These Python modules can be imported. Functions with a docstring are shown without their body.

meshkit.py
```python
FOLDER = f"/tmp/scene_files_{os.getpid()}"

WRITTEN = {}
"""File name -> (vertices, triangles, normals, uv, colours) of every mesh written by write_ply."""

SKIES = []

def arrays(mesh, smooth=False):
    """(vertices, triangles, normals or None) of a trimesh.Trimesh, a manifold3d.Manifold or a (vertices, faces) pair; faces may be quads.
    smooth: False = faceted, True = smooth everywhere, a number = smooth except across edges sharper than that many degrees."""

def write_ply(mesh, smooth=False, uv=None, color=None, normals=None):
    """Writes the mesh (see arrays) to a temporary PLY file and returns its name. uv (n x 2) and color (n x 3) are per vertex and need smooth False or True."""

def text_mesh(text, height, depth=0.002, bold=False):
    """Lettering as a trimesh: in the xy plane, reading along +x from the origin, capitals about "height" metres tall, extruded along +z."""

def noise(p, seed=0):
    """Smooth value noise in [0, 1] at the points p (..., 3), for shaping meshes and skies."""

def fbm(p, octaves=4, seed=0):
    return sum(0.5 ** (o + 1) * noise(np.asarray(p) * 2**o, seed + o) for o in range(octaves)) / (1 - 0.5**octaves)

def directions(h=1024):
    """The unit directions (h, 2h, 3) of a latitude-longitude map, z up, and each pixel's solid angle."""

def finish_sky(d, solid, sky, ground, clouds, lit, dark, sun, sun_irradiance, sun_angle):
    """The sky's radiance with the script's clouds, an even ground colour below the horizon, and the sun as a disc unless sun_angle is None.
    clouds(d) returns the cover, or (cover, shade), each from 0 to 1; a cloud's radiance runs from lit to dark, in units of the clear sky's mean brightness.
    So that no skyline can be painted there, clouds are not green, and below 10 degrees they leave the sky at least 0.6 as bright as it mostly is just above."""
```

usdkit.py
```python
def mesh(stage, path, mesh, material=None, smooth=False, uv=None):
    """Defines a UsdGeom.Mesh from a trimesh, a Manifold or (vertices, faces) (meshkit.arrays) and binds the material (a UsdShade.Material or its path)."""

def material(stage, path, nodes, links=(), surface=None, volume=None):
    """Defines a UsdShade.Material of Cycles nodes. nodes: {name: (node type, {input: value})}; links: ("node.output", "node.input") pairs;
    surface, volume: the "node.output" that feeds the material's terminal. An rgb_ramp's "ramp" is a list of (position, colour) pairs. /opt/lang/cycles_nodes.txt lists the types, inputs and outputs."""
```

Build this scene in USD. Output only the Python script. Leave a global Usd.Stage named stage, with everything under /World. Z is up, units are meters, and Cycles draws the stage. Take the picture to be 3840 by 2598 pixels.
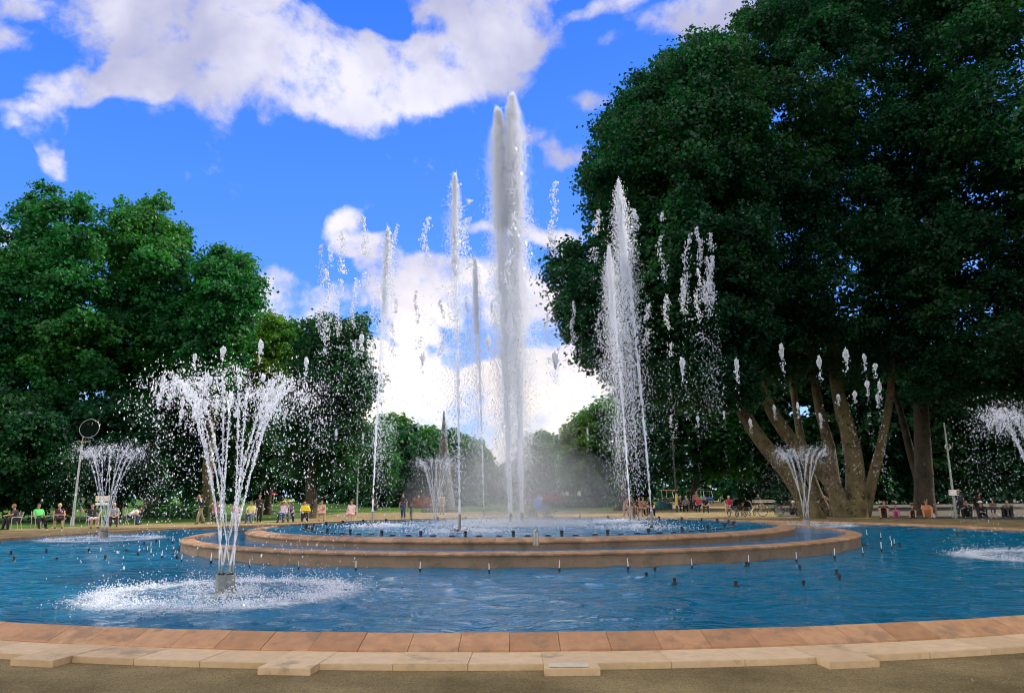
import math, random
import numpy as np, trimesh, usdkit, meshkit
import manifold3d as m3
from pxr import Usd, UsdGeom, UsdLux, UsdShade, Gf, Sdf, Vt

random.seed(7)
RNG = np.random.default_rng(7)
stage = Usd.Stage.CreateInMemory()
UsdGeom.SetStageUpAxis(stage, 'Z'); UsdGeom.SetStageMetersPerUnit(stage, 1.0)
UsdGeom.Xform.Define(stage, '/World'); UsdGeom.Scope.Define(stage, '/World/Looks')

# ------------------------------------------------------------------ camera, sky, sun, exposure
CAM = np.array([0.0, 0.0, 1.6]); PITCH = math.radians(10.5); ROLL = math.radians(0.5); FPX = 2987.0
R0 = np.array([1.0, 0, 0]); F0 = np.array([0, math.cos(PITCH), math.sin(PITCH)]); U0 = np.array([0, -math.sin(PITCH), math.cos(PITCH)])
CR = math.cos(ROLL) * R0 - math.sin(ROLL) * U0
CU = math.sin(ROLL) * R0 + math.cos(ROLL) * U0
EXPOSURE = 0.5
SUN_EL, SUN_AZ = math.radians(36), math.radians(70)      # azimuth from +y towards +x
SKY_STRENGTH = 0.10
SUN_INTENSITY = 1.0
cam = UsdGeom.Camera.Define(stage, '/World/camera')
cam.CreateHorizontalApertureAttr(36.0); cam.CreateVerticalApertureAttr(36.0 * 692 / 1024)
cam.CreateFocalLengthAttr(36.0 * FPX / 3840); cam.CreateClippingRangeAttr(Gf.Vec2f(0.1, 5000))
cam.CreateExposureAttr(EXPOSURE)
cam.AddTransformOp().Set(Gf.Matrix4d(*CR, 0, *CU, 0, *(-F0), 0, *CAM, 1))


def ray(px, py):
    """direction of a photograph pixel (3840 x 2598)"""
    d = F0 * FPX + CR * (px - 1920) + CU * (1299 - py)
    return d / np.linalg.norm(d)


def on(px, py, z=0.0):
    """where a pixel's ray meets the level z"""
    d = ray(px, py); return CAM + d * ((z - CAM[2]) / d[2])


def deep(px, py, y):
    """where a pixel's ray meets the plane y metres ahead"""
    d = ray(px, py); return CAM + d * (y / d[1])


def sun_dir():
    return np.array([math.cos(SUN_EL) * math.sin(SUN_AZ), math.cos(SUN_EL) * math.cos(SUN_AZ), math.sin(SUN_EL)])


class Net:
    """collects shader nodes and links"""
    def __init__(self): self.n = {}; self.l = []; self.k = 0
    def add(self, kind, inputs=None, **links):
        self.k += 1; name = f'n{self.k}'
        self.n[name] = (kind, inputs or {})
        for k, v in links.items(): self.l.append((v, f'{name}.{k}'))
        return name
    def math(self, op, a, b=None, c=None, clamp=False):
        ins, links = {'math_type': op, 'use_clamp': clamp}, {}
        for key, v in (('value1', a), ('value2', b), ('value3', c)):
            if v is None: continue
            if isinstance(v, str): links[key] = v
            else: ins[key] = float(v)
        return self.add('math', ins, **links) + '.value'
    def mix(self, fac, a, b, kind='mix'):
        ins, links = {'mix_type': kind}, {}
        for key, v in (('fac', fac), ('color1', a), ('color2', b)):
            if isinstance(v, str): links[key] = v
            else: ins[key] = v
        return self.add('mix', ins, **links) + '.color'
    def ramp(self, fac, stops): return self.add('rgb_ramp', {'ramp': stops}, fac=fac) + '.color'
    def build(self, name, **kw): return usdkit.material(stage, '/World/Looks/' + name, self.n, self.l, **kw)


def sky_material():
    N = Net()
    sky = N.add('sky_texture', {'sky_type': 'single_scattering', 'sun_disc': False, 'sun_elevation': SUN_EL, 'sun_rotation': SUN_AZ, 'altitude': 200.0, 'air_density': 1.0, 'aerosol_density': 0.6, 'ozone_density': 2.5})
    d = N.add('texture_coordinate') + '.generated'
    nrm = N.add('vector_math', {'math_type': 'normalize'}, vector1=d) + '.vector'
    sep = N.add('separate_xyz', {}, vector=nrm)
    base = N.add('hsv', {'hue': 0.515, 'saturation': 1.3, 'value': 1.5, 'fac': 1.0}, color=sky + '.color') + '.color'
    clear = N.ramp(sep + '.z', [(0.0, (3.2, 5.2, 9.2)), (0.25, (0.75, 2.6, 9.6)), (0.6, (0.22, 1.45, 7.4)), (1.0, (0.2, 1.2, 6.0))])
    base = N.mix(0.78, base, clear)
    warp = N.add('noise_texture', {'scale': 5.0, 'detail': 3.0, 'roughness': 0.5}, vector=nrm) + '.color'
    wv = N.add('vector_math', {'math_type': 'multiply_add', 'vector2': (0.10, 0.10, 0.10), 'vector3': (-0.05, -0.05, -0.05)}, vector1=warp) + '.vector'
    wd = N.add('vector_math', {'math_type': 'add'}, vector1=nrm, vector2=wv) + '.vector'
    total = None
    # each cloud: pixel of its middle, half sizes in pixels, weight
    for px, py, a, b, w in CLOUDS:
        c = ray(px, py); e = ray(px + 10, py); g = ray(px, py - 10)
        ex = e - c; ex /= np.linalg.norm(ex); gy = g - c; gy /= np.linalg.norm(gy)
        ka, kb = 1.0 / (a / FPX * np.linalg.norm(c)), 1.0 / (b / FPX)
        # two dot products with the direction, then the length of (u, v)
        o = N.add('vector_math', {'math_type': 'subtract', 'vector2': tuple(c)}, vector1=wd) + '.vector'
        u = N.add('vector_math', {'math_type': 'dot_product', 'vector2': tuple(ex * ka)}, vector1=o) + '.value'
        v = N.add('vector_math', {'math_type': 'dot_product', 'vector2': tuple(gy * kb)}, vector1=o) + '.value'
        r2 = N.math('add', N.math('multiply', u, u), N.math('multiply', v, v))
        f = N.math('multiply', N.math('maximum', N.math('subtract', 1.0, r2), 0.0), w)
        total = f if total is None else N.math('add', total, f)
    front = N.math('greater_than', sep + '.y', 0.15)
    total = N.math('multiply', N.math('minimum', total, 0.80), front)
    # wider weather outside the frame: broad noise clouds, cover raised for whiter fill light
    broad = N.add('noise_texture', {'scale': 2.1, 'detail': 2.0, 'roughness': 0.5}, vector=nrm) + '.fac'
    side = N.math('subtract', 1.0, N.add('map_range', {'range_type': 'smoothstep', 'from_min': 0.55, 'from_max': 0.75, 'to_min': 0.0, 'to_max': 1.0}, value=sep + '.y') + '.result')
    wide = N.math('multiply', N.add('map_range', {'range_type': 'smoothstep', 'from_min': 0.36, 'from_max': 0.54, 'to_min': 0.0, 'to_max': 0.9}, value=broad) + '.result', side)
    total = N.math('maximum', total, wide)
    fine = N.add('noise_texture', {'scale': 9.0, 'detail': 9.0, 'roughness': 0.58, 'distortion': 0.2}, vector=nrm) + '.fac'
    fine2 = N.add('noise_texture', {'scale': 26.0, 'detail': 8.0, 'roughness': 0.6}, vector=wd) + '.fac'
    shape = N.math('add', total, N.math('multiply', N.math('subtract', fine, 0.5), 2.5))
    shape = N.math('add', shape, N.math('multiply', N.math('subtract', fine2, 0.5), 1.5))
    cover = N.add('map_range', {'range_type': 'smoothstep', 'from_min': 0.20, 'from_max': 0.92, 'to_min': 0.0, 'to_max': 1.0}, value=shape) + '.result'
    soft = N.add('noise_texture', {'scale': 5.0, 'detail': 5.0, 'roughness': 0.55}, vector=wd) + '.fac'
    thick = N.add('map_range', {'range_type': 'smoothstep', 'from_min': 0.36, 'from_max': 0.66, 'to_min': 0.0, 'to_max': 1.0}, value=soft) + '.result'
    high = N.add('map_range', {'range_type': 'smoothstep', 'from_min': 0.06, 'from_max': 0.42, 'to_min': 0.0, 'to_max': 1.0}, value=sep + '.z') + '.result'
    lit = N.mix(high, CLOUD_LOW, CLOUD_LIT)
    lit = N.mix(side, lit, CLOUD_FILL)            # clouds out of view brightened and warmed, added fill for the foreground
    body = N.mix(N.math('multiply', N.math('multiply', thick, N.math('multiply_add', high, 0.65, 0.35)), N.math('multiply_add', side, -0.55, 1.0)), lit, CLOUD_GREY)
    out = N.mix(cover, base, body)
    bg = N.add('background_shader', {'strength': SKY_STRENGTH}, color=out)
    return N.build('sky', surface=bg + '.background')


CK = 10.0
CLOUD_FILL = (1.75 * CK, 1.60 * CK, 1.36 * CK)
CLOUD_LIT = (0.66 * CK, 0.65 * CK, 0.76 * CK); CLOUD_GREY = (0.36 * CK, 0.37 * CK, 0.53 * CK); CLOUD_LOW = (1.10 * CK, 0.98 * CK, 0.86 * CK)
CLOUDS = [(1500, 90, 90, 90, -.9), (1690, 120, 110, 60, -.8), (1050, 80, 60, 50, -.5), (1480, 290, 60, 40, -.5), (640, 10, 520, 190, 1.1), (900, 225, 560, 220, 1.1), (1350, 300, 420, 190, 1.1), (1700, 240, 420, 200, 1.0), (1900, 60, 360, 180, 1.0), (60, 110, 130, 60, .7),
          (250, 330, 170, 85, 1.0), (320, 365, 110, 60, .5), (540, 350, 130, 85, 1.05), (120, 455, 150, 90, .95), (185, 515, 100, 90, .8), (200, 615, 62, 130, .95), (1480, 1400, 250, 110, 1.2), (1250, 1330, 200, 90, 1.0), (2290, 10, 160, 50, .6), (2330, 140, 70, 40, .7), (2680, 60, 230, 120, 1.1),
          (2080, 500, 170, 60, .7), (2270, 400, 110, 60, .8), (2060, 860, 140, 45, .8), (2160, 590, 110, 70, .8), (1780, 850, 120, 40, .7), (2000, 640, 50, 30, .5),
          (1280, 860, 110, 120, 1.1), (1420, 930, 120, 110, 1.1), (1560, 1060, 240, 170, 1.2), (1780, 1080, 220, 150, 1.1), (1960, 1120, 200, 170, 1.1), (1080, 1150, 170, 160, 1.2), (1290, 1140, 110, 110, 1.1),
          (1560, 1250, 120, 60, .8), (1500, 1520, 320, 190, 1.3), (1900, 1520, 420, 200, 1.3), (2150, 1480, 300, 200, 1.3), (1800, 1700, 700, 200, 1.3), (1500, 1380, 200, 50, 1.0), (2000, 1390, 300, 60, 1.0)]
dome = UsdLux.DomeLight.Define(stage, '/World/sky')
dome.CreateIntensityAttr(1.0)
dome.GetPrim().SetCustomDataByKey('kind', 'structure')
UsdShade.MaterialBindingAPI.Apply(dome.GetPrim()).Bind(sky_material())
sun = UsdLux.DistantLight.Define(stage, '/World/sun')
sun.CreateIntensityAttr(SUN_INTENSITY); sun.CreateAngleAttr(0.5); sun.CreateNormalizeAttr(True); sun.CreateColorAttr(Gf.Vec3f(1.0, 0.90, 0.76))
zz = sun_dir(); xx = np.cross([0, 0, 1.0], zz); xx /= np.linalg.norm(xx); yy = np.cross(zz, xx)
sun.AddTransformOp().Set(Gf.Matrix4d(*xx, 0, *yy, 0, *zz, 0, 0, 0, 60, 1))

# ------------------------------------------------------------------ prim helpers
TAKEN = {}


def numbered(parent, name):
    k = TAKEN.get((parent, name), 0); TAKEN[(parent, name)] = k + 1
    return f'{parent}/{name}' if k == 0 else f'{parent}/{name}_{k:03d}'


def path_of(p): return '/World' if p is None else str(p.GetPath())


def tag(p, label=None, cat=None, group=None, kind=None):
    for k, v in (('label', label), ('category', cat), ('group', group), ('kind', kind)):
        if v: p.SetCustomDataByKey(k, v)
    return p


def obj(name, mesh, mat, parent=None, smooth=False, label=None, **kw):
    m = usdkit.mesh(stage, numbered(path_of(parent), name), mesh, mat, smooth)
    if UsdShade.MaterialBindingAPI(m.GetPrim()): pass
    return tag(m.GetPrim(), label, **kw)


def thing(name, label, cat, loc=(0, 0, 0), rotz=0.0, group=None, scale=None):
    x = UsdGeom.Xform.Define(stage, numbered('/World', name))
    x.AddTranslateOp().Set(Gf.Vec3d(*map(float, loc)))
    if rotz: x.AddRotateZOp().Set(float(math.degrees(rotz)))
    if scale is not None: x.AddScaleOp().Set(Gf.Vec3f(float(scale), float(scale), float(scale)))
    return tag(x.GetPrim(), label, cat, group)


def copy_of(src, name, label, cat, loc, rotz=0.0, group=None, scale=None):
    p = thing(name, label, cat, loc, rotz, group, scale)
    p.GetReferences().AddInternalReference(src.GetPath()); p.SetInstanceable(True)
    return p


def cat_meshes(parts):
    """joins (v, f) pairs or trimeshes, faces triangles"""
    vs, fs, n = [], [], 0
    for p in parts:
        v, f, _ = meshkit.arrays(p)
        vs.append(v); fs.append(f + n); n += len(v)
    return np.vstack(vs), np.vstack(fs)


def box(c, s, rotz=0.0, bevel=0.0):
    m = trimesh.creation.box(s)
    if bevel:
        q = [m3.Manifold.cube([s[0] - 2 * bevel * a, s[1] - 2 * bevel * b, s[2] - 2 * bevel * e], True) for a, b, e in ((0, 1, 1), (1, 0, 1), (1, 1, 0))]
        m = trimesh.Trimesh(*meshkit.arrays(m3.Manifold.batch_hull(q))[:2])
    if rotz: m.apply_transform(trimesh.transformations.rotation_matrix(rotz, [0, 0, 1]))
    m.apply_translation(c); return m


def tube(pts, radii, n=8, caps=True):
    """a round tube along points"""
    p = np.asarray(pts, float); k = len(p); r = np.broadcast_to(np.asarray(radii, float), (k,))
    t = np.gradient(p, axis=0); t /= np.linalg.norm(t, axis=1, keepdims=True) + 1e-12
    ref = np.array([0, 0, 1.0]) if abs(t[0][2]) < 0.9 else np.array([1.0, 0, 0])
    u = np.cross(t, ref); u /= np.linalg.norm(u, axis=1, keepdims=True) + 1e-12
    w = np.cross(t, u)
    a = np.linspace(0, 2 * np.pi, n, endpoint=False)
    v = p[:, None] + r[:, None, None] * (np.cos(a)[None, :, None] * u[:, None] + np.sin(a)[None, :, None] * w[:, None])
    v = v.reshape(-1, 3)
    i = np.arange(k - 1)[:, None] * n; j = np.arange(n)[None]; j2 = (j + 1) % n
    q = np.stack([i + j, i + j2, i + n + j2, i + n + j], -1).reshape(-1, 4)
    f = np.vstack([q[:, [0, 1, 2]], q[:, [0, 2, 3]]])
    if caps:
        v = np.vstack([v, p[0], p[-1]]); c0, c1 = len(v) - 2, len(v) - 1; b = (k - 1) * n
        jj = np.arange(n); jn = (jj + 1) % n
        f = np.vstack([f, np.stack([np.full(n, c0), jn, jj], 1), np.stack([np.full(n, c1), b + jj, b + jn], 1)])
    return v, f


def lathe(profile, n=24, a0=0.0, a1=2 * math.pi, center=(0, 0)):
    """revolves (r, z) points; closed profile gives a ring; a full turn wraps"""
    full = abs(a1 - a0 - 2 * math.pi) < 1e-6
    a = np.linspace(a0, a1, n + (0 if full else 1), endpoint=not full)
    pr = np.asarray(profile, float); k = len(pr)
    v = np.stack([center[0] + pr[None, :, 0] * np.cos(a)[:, None], center[1] + pr[None, :, 0] * np.sin(a)[:, None], np.broadcast_to(pr[None, :, 1], (len(a), k))], -1).reshape(-1, 3)
    m = len(a); i = np.arange(m if full else m - 1)[:, None]; i2 = (i + 1) % m; j = np.arange(k - 1)[None]
    q = np.stack([i * k + j, i2 * k + j, i2 * k + j + 1, i * k + j + 1], -1).reshape(-1, 4)
    return v, np.vstack([q[:, [0, 1, 2]], q[:, [0, 2, 3]]])


def sector(profile, a0, a1, n, center):
    """a solid ring piece: closed profile (r, z) swept from a0 to a1 with end caps (convex profile)"""
    pr = np.vstack([profile, profile[:1]]); v, f = lathe(pr, n, a0, a1, center)
    k = len(pr); e = (n) * k
    cap = [[0, j, j + 1] for j in range(1, k - 2)]; cap2 = [[e, e + j + 1, e + j] for j in range(1, k - 2)]
    return v, np.vstack([f, cap, cap2])


# ------------------------------------------------------------------ materials
M = {}


def simple(name, color, rough=0.6, vary=0.0, scale=8.0, bump=0.0, bscale=60.0, metallic=0.0, dirt=None, coords='position', spec=0.5, translucent=None):
    N = Net()
    if coords == 'position': src = N.add('geometry') + '.position'
    else: src = N.add('texture_coordinate') + '.object'
    col = None
    if vary:
        n1 = N.add('noise_texture', {'scale': scale, 'detail': 6.0, 'roughness': 0.6}, vector=src) + '.fac'
        lo = tuple(c * (1 - vary) for c in color); hi = tuple(min(1, c * (1 + vary)) for c in color)
        col = N.ramp(n1, [(0.3, lo), (0.7, hi)])
    if dirt:
        n2 = N.add('noise_texture', {'scale': dirt[1], 'detail': 5.0, 'roughness': 0.65}, vector=src) + '.fac'
        m = N.add('map_range', {'range_type': 'smoothstep', 'from_min': dirt[2], 'from_max': dirt[2] + 0.12, 'to_min': 0.0, 'to_max': dirt[3]}, value=n2) + '.result'
        col = N.mix(m, col or tuple(color), tuple(dirt[0]))
    ins = {'roughness': rough, 'metallic': metallic, 'specular_ior_level': spec}
    links = {}
    if col: links['base_color'] = col
    else: ins['base_color'] = tuple(color)
    if bump:
        b = N.add('noise_texture', {'scale': bscale, 'detail': 4.0, 'roughness': 0.6}, vector=src) + '.fac'
        links['normal'] = N.add('bump', {'strength': 1.0, 'distance': bump}, height=b) + '.normal'
    p = N.add('principled_bsdf', ins, **links)
    M[name] = N.build(name, surface=p + '.BSDF'); return M[name]


STONES = []
for i, c in enumerate([(0.53, 0.28, 0.13), (0.50, 0.26, 0.12), (0.56, 0.31, 0.15), (0.45, 0.23, 0.10)]):
    STONES.append(simple(f'coping_stone_{i}', c, 0.72, 0.16, 7.0, 0.004, 90.0, dirt=((0.24, 0.15, 0.085), 3.0, 0.50, 0.55)))
SLABS = []
for i, c in enumerate([(0.65, 0.47, 0.27), (0.61, 0.435, 0.25), (0.69, 0.505, 0.30)]):
    SLABS.append(simple(f'pale_slab_{i}', c, 0.8, 0.10, 9.0, 0.003, 120.0, dirt=((0.26, 0.18, 0.11), 1.7, 0.57, 0.6)))
simple('wall_stone', (0.27, 0.185, 0.12), 0.7, 0.2, 5.0, 0.004, 60.0, dirt=((0.10, 0.085, 0.05), 2.5, 0.5, 0.6))


def gravel_material():
    N = Net(); p = N.add('geometry') + '.position'
    a = N.add('noise_texture', {'scale': 55.0, 'detail': 6.0, 'roughness': 0.75}, vector=p) + '.fac'
    b = N.add('noise_texture', {'scale': 0.8, 'detail': 5.0, 'roughness': 0.6}, vector=p) + '.fac'
    v = N.add('voronoi_texture', {'scale': 70.0, 'randomness': 1.0}, vector=p)
    col = N.ramp(a, [(0.30, (0.14, 0.10, 0.04)), (0.5, (0.35, 0.275, 0.135)), (0.72, (0.52, 0.42, 0.21))])
    patch = N.ramp(b, [(0.35, (0.55, 0.53, 0.46)), (0.65, (1.12, 1.10, 1.07))])
    col = N.mix(1.0, col, patch, 'multiply')
    h = N.math('add', N.math('multiply', v + '.distance', -0.8), a)
    bump = N.add('bump', {'strength': 1.0, 'distance': 0.018}, height=h) + '.normal'
    s = N.add('principled_bsdf', {'roughness': 0.9, 'specular_ior_level': 0.2}, base_color=col, normal=bump)
    M['gravel'] = N.build('gravel', surface=s + '.BSDF')


def grass_material():
    N = Net(); p = N.add('geometry') + '.position'
    a = N.add('noise_texture', {'scale': 18.0, 'detail': 6.0, 'roughness': 0.7}, vector=p) + '.fac'
    b = N.add('noise_texture', {'scale': 0.35, 'detail': 4.0, 'roughness': 0.6}, vector=p) + '.fac'
    c1 = N.ramp(a, [(0.3, (0.025, 0.07, 0.012)), (0.7, (0.10, 0.20, 0.035))])
    c2 = N.ramp(b, [(0.35, (0.7, 0.8, 0.7)), (0.7, (1.35, 1.15, 0.9))])
    col = N.mix(1.0, c1, c2, 'multiply')
    bump = N.add('bump', {'strength': 1.0, 'distance': 0.05}, height=a) + '.normal'
    s = N.add('principled_bsdf', {'roughness': 0.9, 'specular_ior_level': 0.15}, base_color=col, normal=bump)
    M['lawn'] = N.build('lawn', surface=s + '.BSDF')


def water_material(name, deep_col, bump_d=0.05, sc=1.0):
    N = Net(); p = N.add('geometry') + '.position'
    mp = N.add('mapping', {'mapping_type': 'point', 'scale': (0.75, 1.1, 1.0)}, vector=p) + '.vector'
    a = N.add('noise_texture', {'scale': 1.7 * sc, 'detail': 4.0, 'roughness': 0.5, 'distortion': 0.9}, vector=mp) + '.fac'
    b = N.add('noise_texture', {'scale': 9.0 * sc, 'detail': 3.0, 'roughness': 0.6, 'distortion': 0.4}, vector=mp) + '.fac'
    h = N.math('add', a, N.math('multiply', b, 0.20))
    bump = N.add('bump', {'strength': 1.0, 'distance': bump_d}, height=h) + '.normal'
    s = N.add('principled_bsdf', {'roughness': 0.06, 'ior': 1.33, 'base_color': deep_col, 'specular_ior_level': 0.5}, normal=bump)
    M[name] = N.build(name, surface=s + '.BSDF')


gravel_material(); grass_material()
water_material('pool_water', (0.0003, 0.112, 0.220), 0.21)
water_material('tier_water', (0.005, 0.10, 0.22), 0.05, 1.3)

# ------------------------------------------------------------------ ground
FC = (0.2, 27.5)                       # the middle of the fountain
RW, RC, RS, RB = 18.83, 19.20, 19.75, 19.99   # water edge, coping foot, step front, block front
ZW, ZM, ZU = 0.10, 0.37, 0.565         # water levels
PATH_R = 31.5


def disc_sheet(r0, r1, z, n=160, m=6, center=FC):
    pr = [(r, z) for r in np.linspace(r1, r0, m + 1)]
    v, f = lathe(pr, n, center=center); return v, f[:, ::-1]


def ring_grid(r0, r1, z, nr, na, amp=0.0, seed=1, fade=0.0):
    r = np.linspace(r0, r1, nr + 1); a = np.linspace(0, 2 * np.pi, na, endpoint=False)
    v = np.stack([FC[0] + r[:, None] * np.cos(a), FC[1] + r[:, None] * np.sin(a), np.full((nr + 1, na), z)], -1)
    if amp:
        q = v.copy(); q[..., 2] = 0
        h = meshkit.fbm(q * 1.5, 3, seed) - 0.5 + 0.6 * (meshkit.noise(q * np.array([2.2, 3.4, 1]), seed + 9) - 0.5)
        v[..., 2] += amp * h
    i = np.arange(nr)[:, None] * na; j = np.arange(na)[None]; j2 = (j + 1) % na
    q = np.stack([i + j, i + na + j, i + na + j2, i + j2], -1).reshape(-1, 4)
    return v.reshape(-1, 3), q


def sheet(x0, x1, y0, y1, z, n=1):
    v = np.array([[x0, y0, z], [x1, y0, z], [x1, y1, z], [x0, y1, z]], float)
    return v, np.array([[0, 1, 2], [0, 2, 3]])


def gz(y): return float(np.clip((y - 78) * 0.0105, 0, 1.25))


def ground_sheet(x0, x1, ys, dz=0.0):
    v = np.array([[x, y, gz(y) + dz] for y in ys for x in (x0, x1)], float); i = np.arange(len(ys) - 1)[:, None] * 2
    return v, np.concatenate([i + [0, 1, 3], i + [0, 3, 2]])


def stand(px, py):
    """where a pixel's ray meets the ground"""
    d = ray(px, py); lo, hi = 5.0, 190.0
    for _ in range(50):
        y = (lo + hi) / 2
        if CAM[2] + d[2] / d[1] * y > gz(y): lo = y
        else: hi = y
    p = CAM + d * (y / d[1]); p[2] = gz(y); return p


obj('ground', ground_sheet(-900, 900, [-300, 78, 197, 1500]), M['lawn'], kind='structure', label='grass lawn stretching away under the park trees')
def walk_sheet(ys, xa, xb, dz):
    v = np.array([[x, y, gz(y) + dz] for y in ys for x in (xa(y), xb(y))], float); i = np.arange(len(ys) - 1)[:, None] * 2
    return v, np.concatenate([i + [0, 1, 3], i + [0, 3, 2]])


simple('earth', (0.065, 0.05, 0.028), 0.9, 0.4, 1.2, 0.02, 30.0, dirt=((0.03, 0.05, 0.015), 0.5, 0.5, 0.7))  # earth colour, darkened to stand in for the shade under the planes
obj('bare_earth', walk_sheet([34, 50, 78, 197, 240], lambda y: .29 * y + 2.2, lambda y: 85 + max(0, y - 60), 0.003), M['earth'], kind='structure', label='trodden earth under the big plane trees on the right, darkened for their shade')
obj('gravel_path', walk_sheet([50, 78, 150], lambda y: .17 * y + 2, lambda y: .29 * y + 2, 0.004), M['gravel'], kind='structure', label='broad sandy walk leading away behind the seated crowd on the right')
obj('gravel_path', ground_sheet(-16, 15, [52, 78], 0.002), M['gravel'], kind='structure', label='strip of sandy path straight behind the middle jets')
obj('gravel_path', disc_sheet(RS - 0.3, PATH_R, 0.006), M['gravel'], kind='structure', label='wide sandy gravel path running round the fountain basin')

# ------------------------------------------------------------------ the fountain basin
fountain = thing('fountain_basin', 'round stone fountain basin with two raised rings in the middle', 'fountain')
rim = obj('outer_rim', lathe([(RW + .04, -0.3), (RW + .04, 0.1), (RC - .02, 0.02), (RC - .02, -.3)], 240, center=FC), M['wall_stone'], fountain)


def ring_of_stones(name, profile, count, parent, mats, gap=0.004, a_off=0.0, n=1, jit=0.003, rng=RNG):
    step = 2 * math.pi / count; rr = profile[0][0]
    for k in range(count):
        g = gap / rr
        pr = np.array(profile, float); pr[:, 1] += rng.uniform(-jit, jit)
        a = a_off + k * step
        obj(name, sector(pr, a + g / 2, a + step - g / 2, n, FC), mats[int(rng.integers(len(mats)))], parent, smooth=False)


# sloping outer coping, one prim per stone
ring_of_stones('coping_stone', [(RC, 0.075), (RC - .006, 0.085), (RW + .012, 0.195), (RW, 0.188), (RW, 0.02), (RC, 0.02)][::-1], 238, rim, STONES, gap=0.006)
# low step: three slabs and one projecting block per bay
BAYS = 48; bay = 2 * math.pi / BAYS; a0 = math.radians(-90 + 0.9)
plate_at = None
for k in range(BAYS):
    c = a0 + k * bay; hw = 0.245 / RS
    z = 0.07 + RNG.uniform(-.003, .003)
    pr = np.array([(RB, 0), (RB, z - .006), (RB - .006, z), (RC + .003, z), (RC + .003, 0)])[::-1]
    obj('step_block', sector(pr, c - hw, c + hw, 1, FC), SLABS[k % 3], rim)
    s0, s1 = c + hw, c + bay - hw; w = (s1 - s0) / 3
    for j in range(3):
        z = 0.068 + RNG.uniform(-.003, .003)
        pr = np.array([(RS, 0), (RS, z - .006), (RS - .006, z), (RC + .003, z), (RC + .003, 0)])[::-1]
        obj('step_slab', sector(pr, s0 + j * w + .00015, s0 + (j + 1) * w - .00015, 2, FC), SLABS[int(RNG.integers(3))], rim)


def tier(name, ro, ztop, zlow, width, drop, nstones, mats):
    t = obj(name, lathe([(ro - .05, zlow - .3), (ro - .05, ztop - drop - .05), (ro - width + .03, ztop - .04), (ro - width + .03, zlow - .1)], 200, center=FC), M['wall_stone'], fountain, smooth=40)
    pr = [(ro - width, ztop - .09), (ro - width, ztop), (ro - width * .55, ztop - drop * .12), (ro - width * .2, ztop - drop * .45), (ro - .03, ztop - drop * .8), (ro, ztop - drop), (ro - .004, ztop - drop - .03), (ro - .035, ztop - drop - .05)]
    ring_of_stones('coping_stone', pr, nstones, t, mats, gap=0.005, n=2, jit=0.002)
    return t


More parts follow.
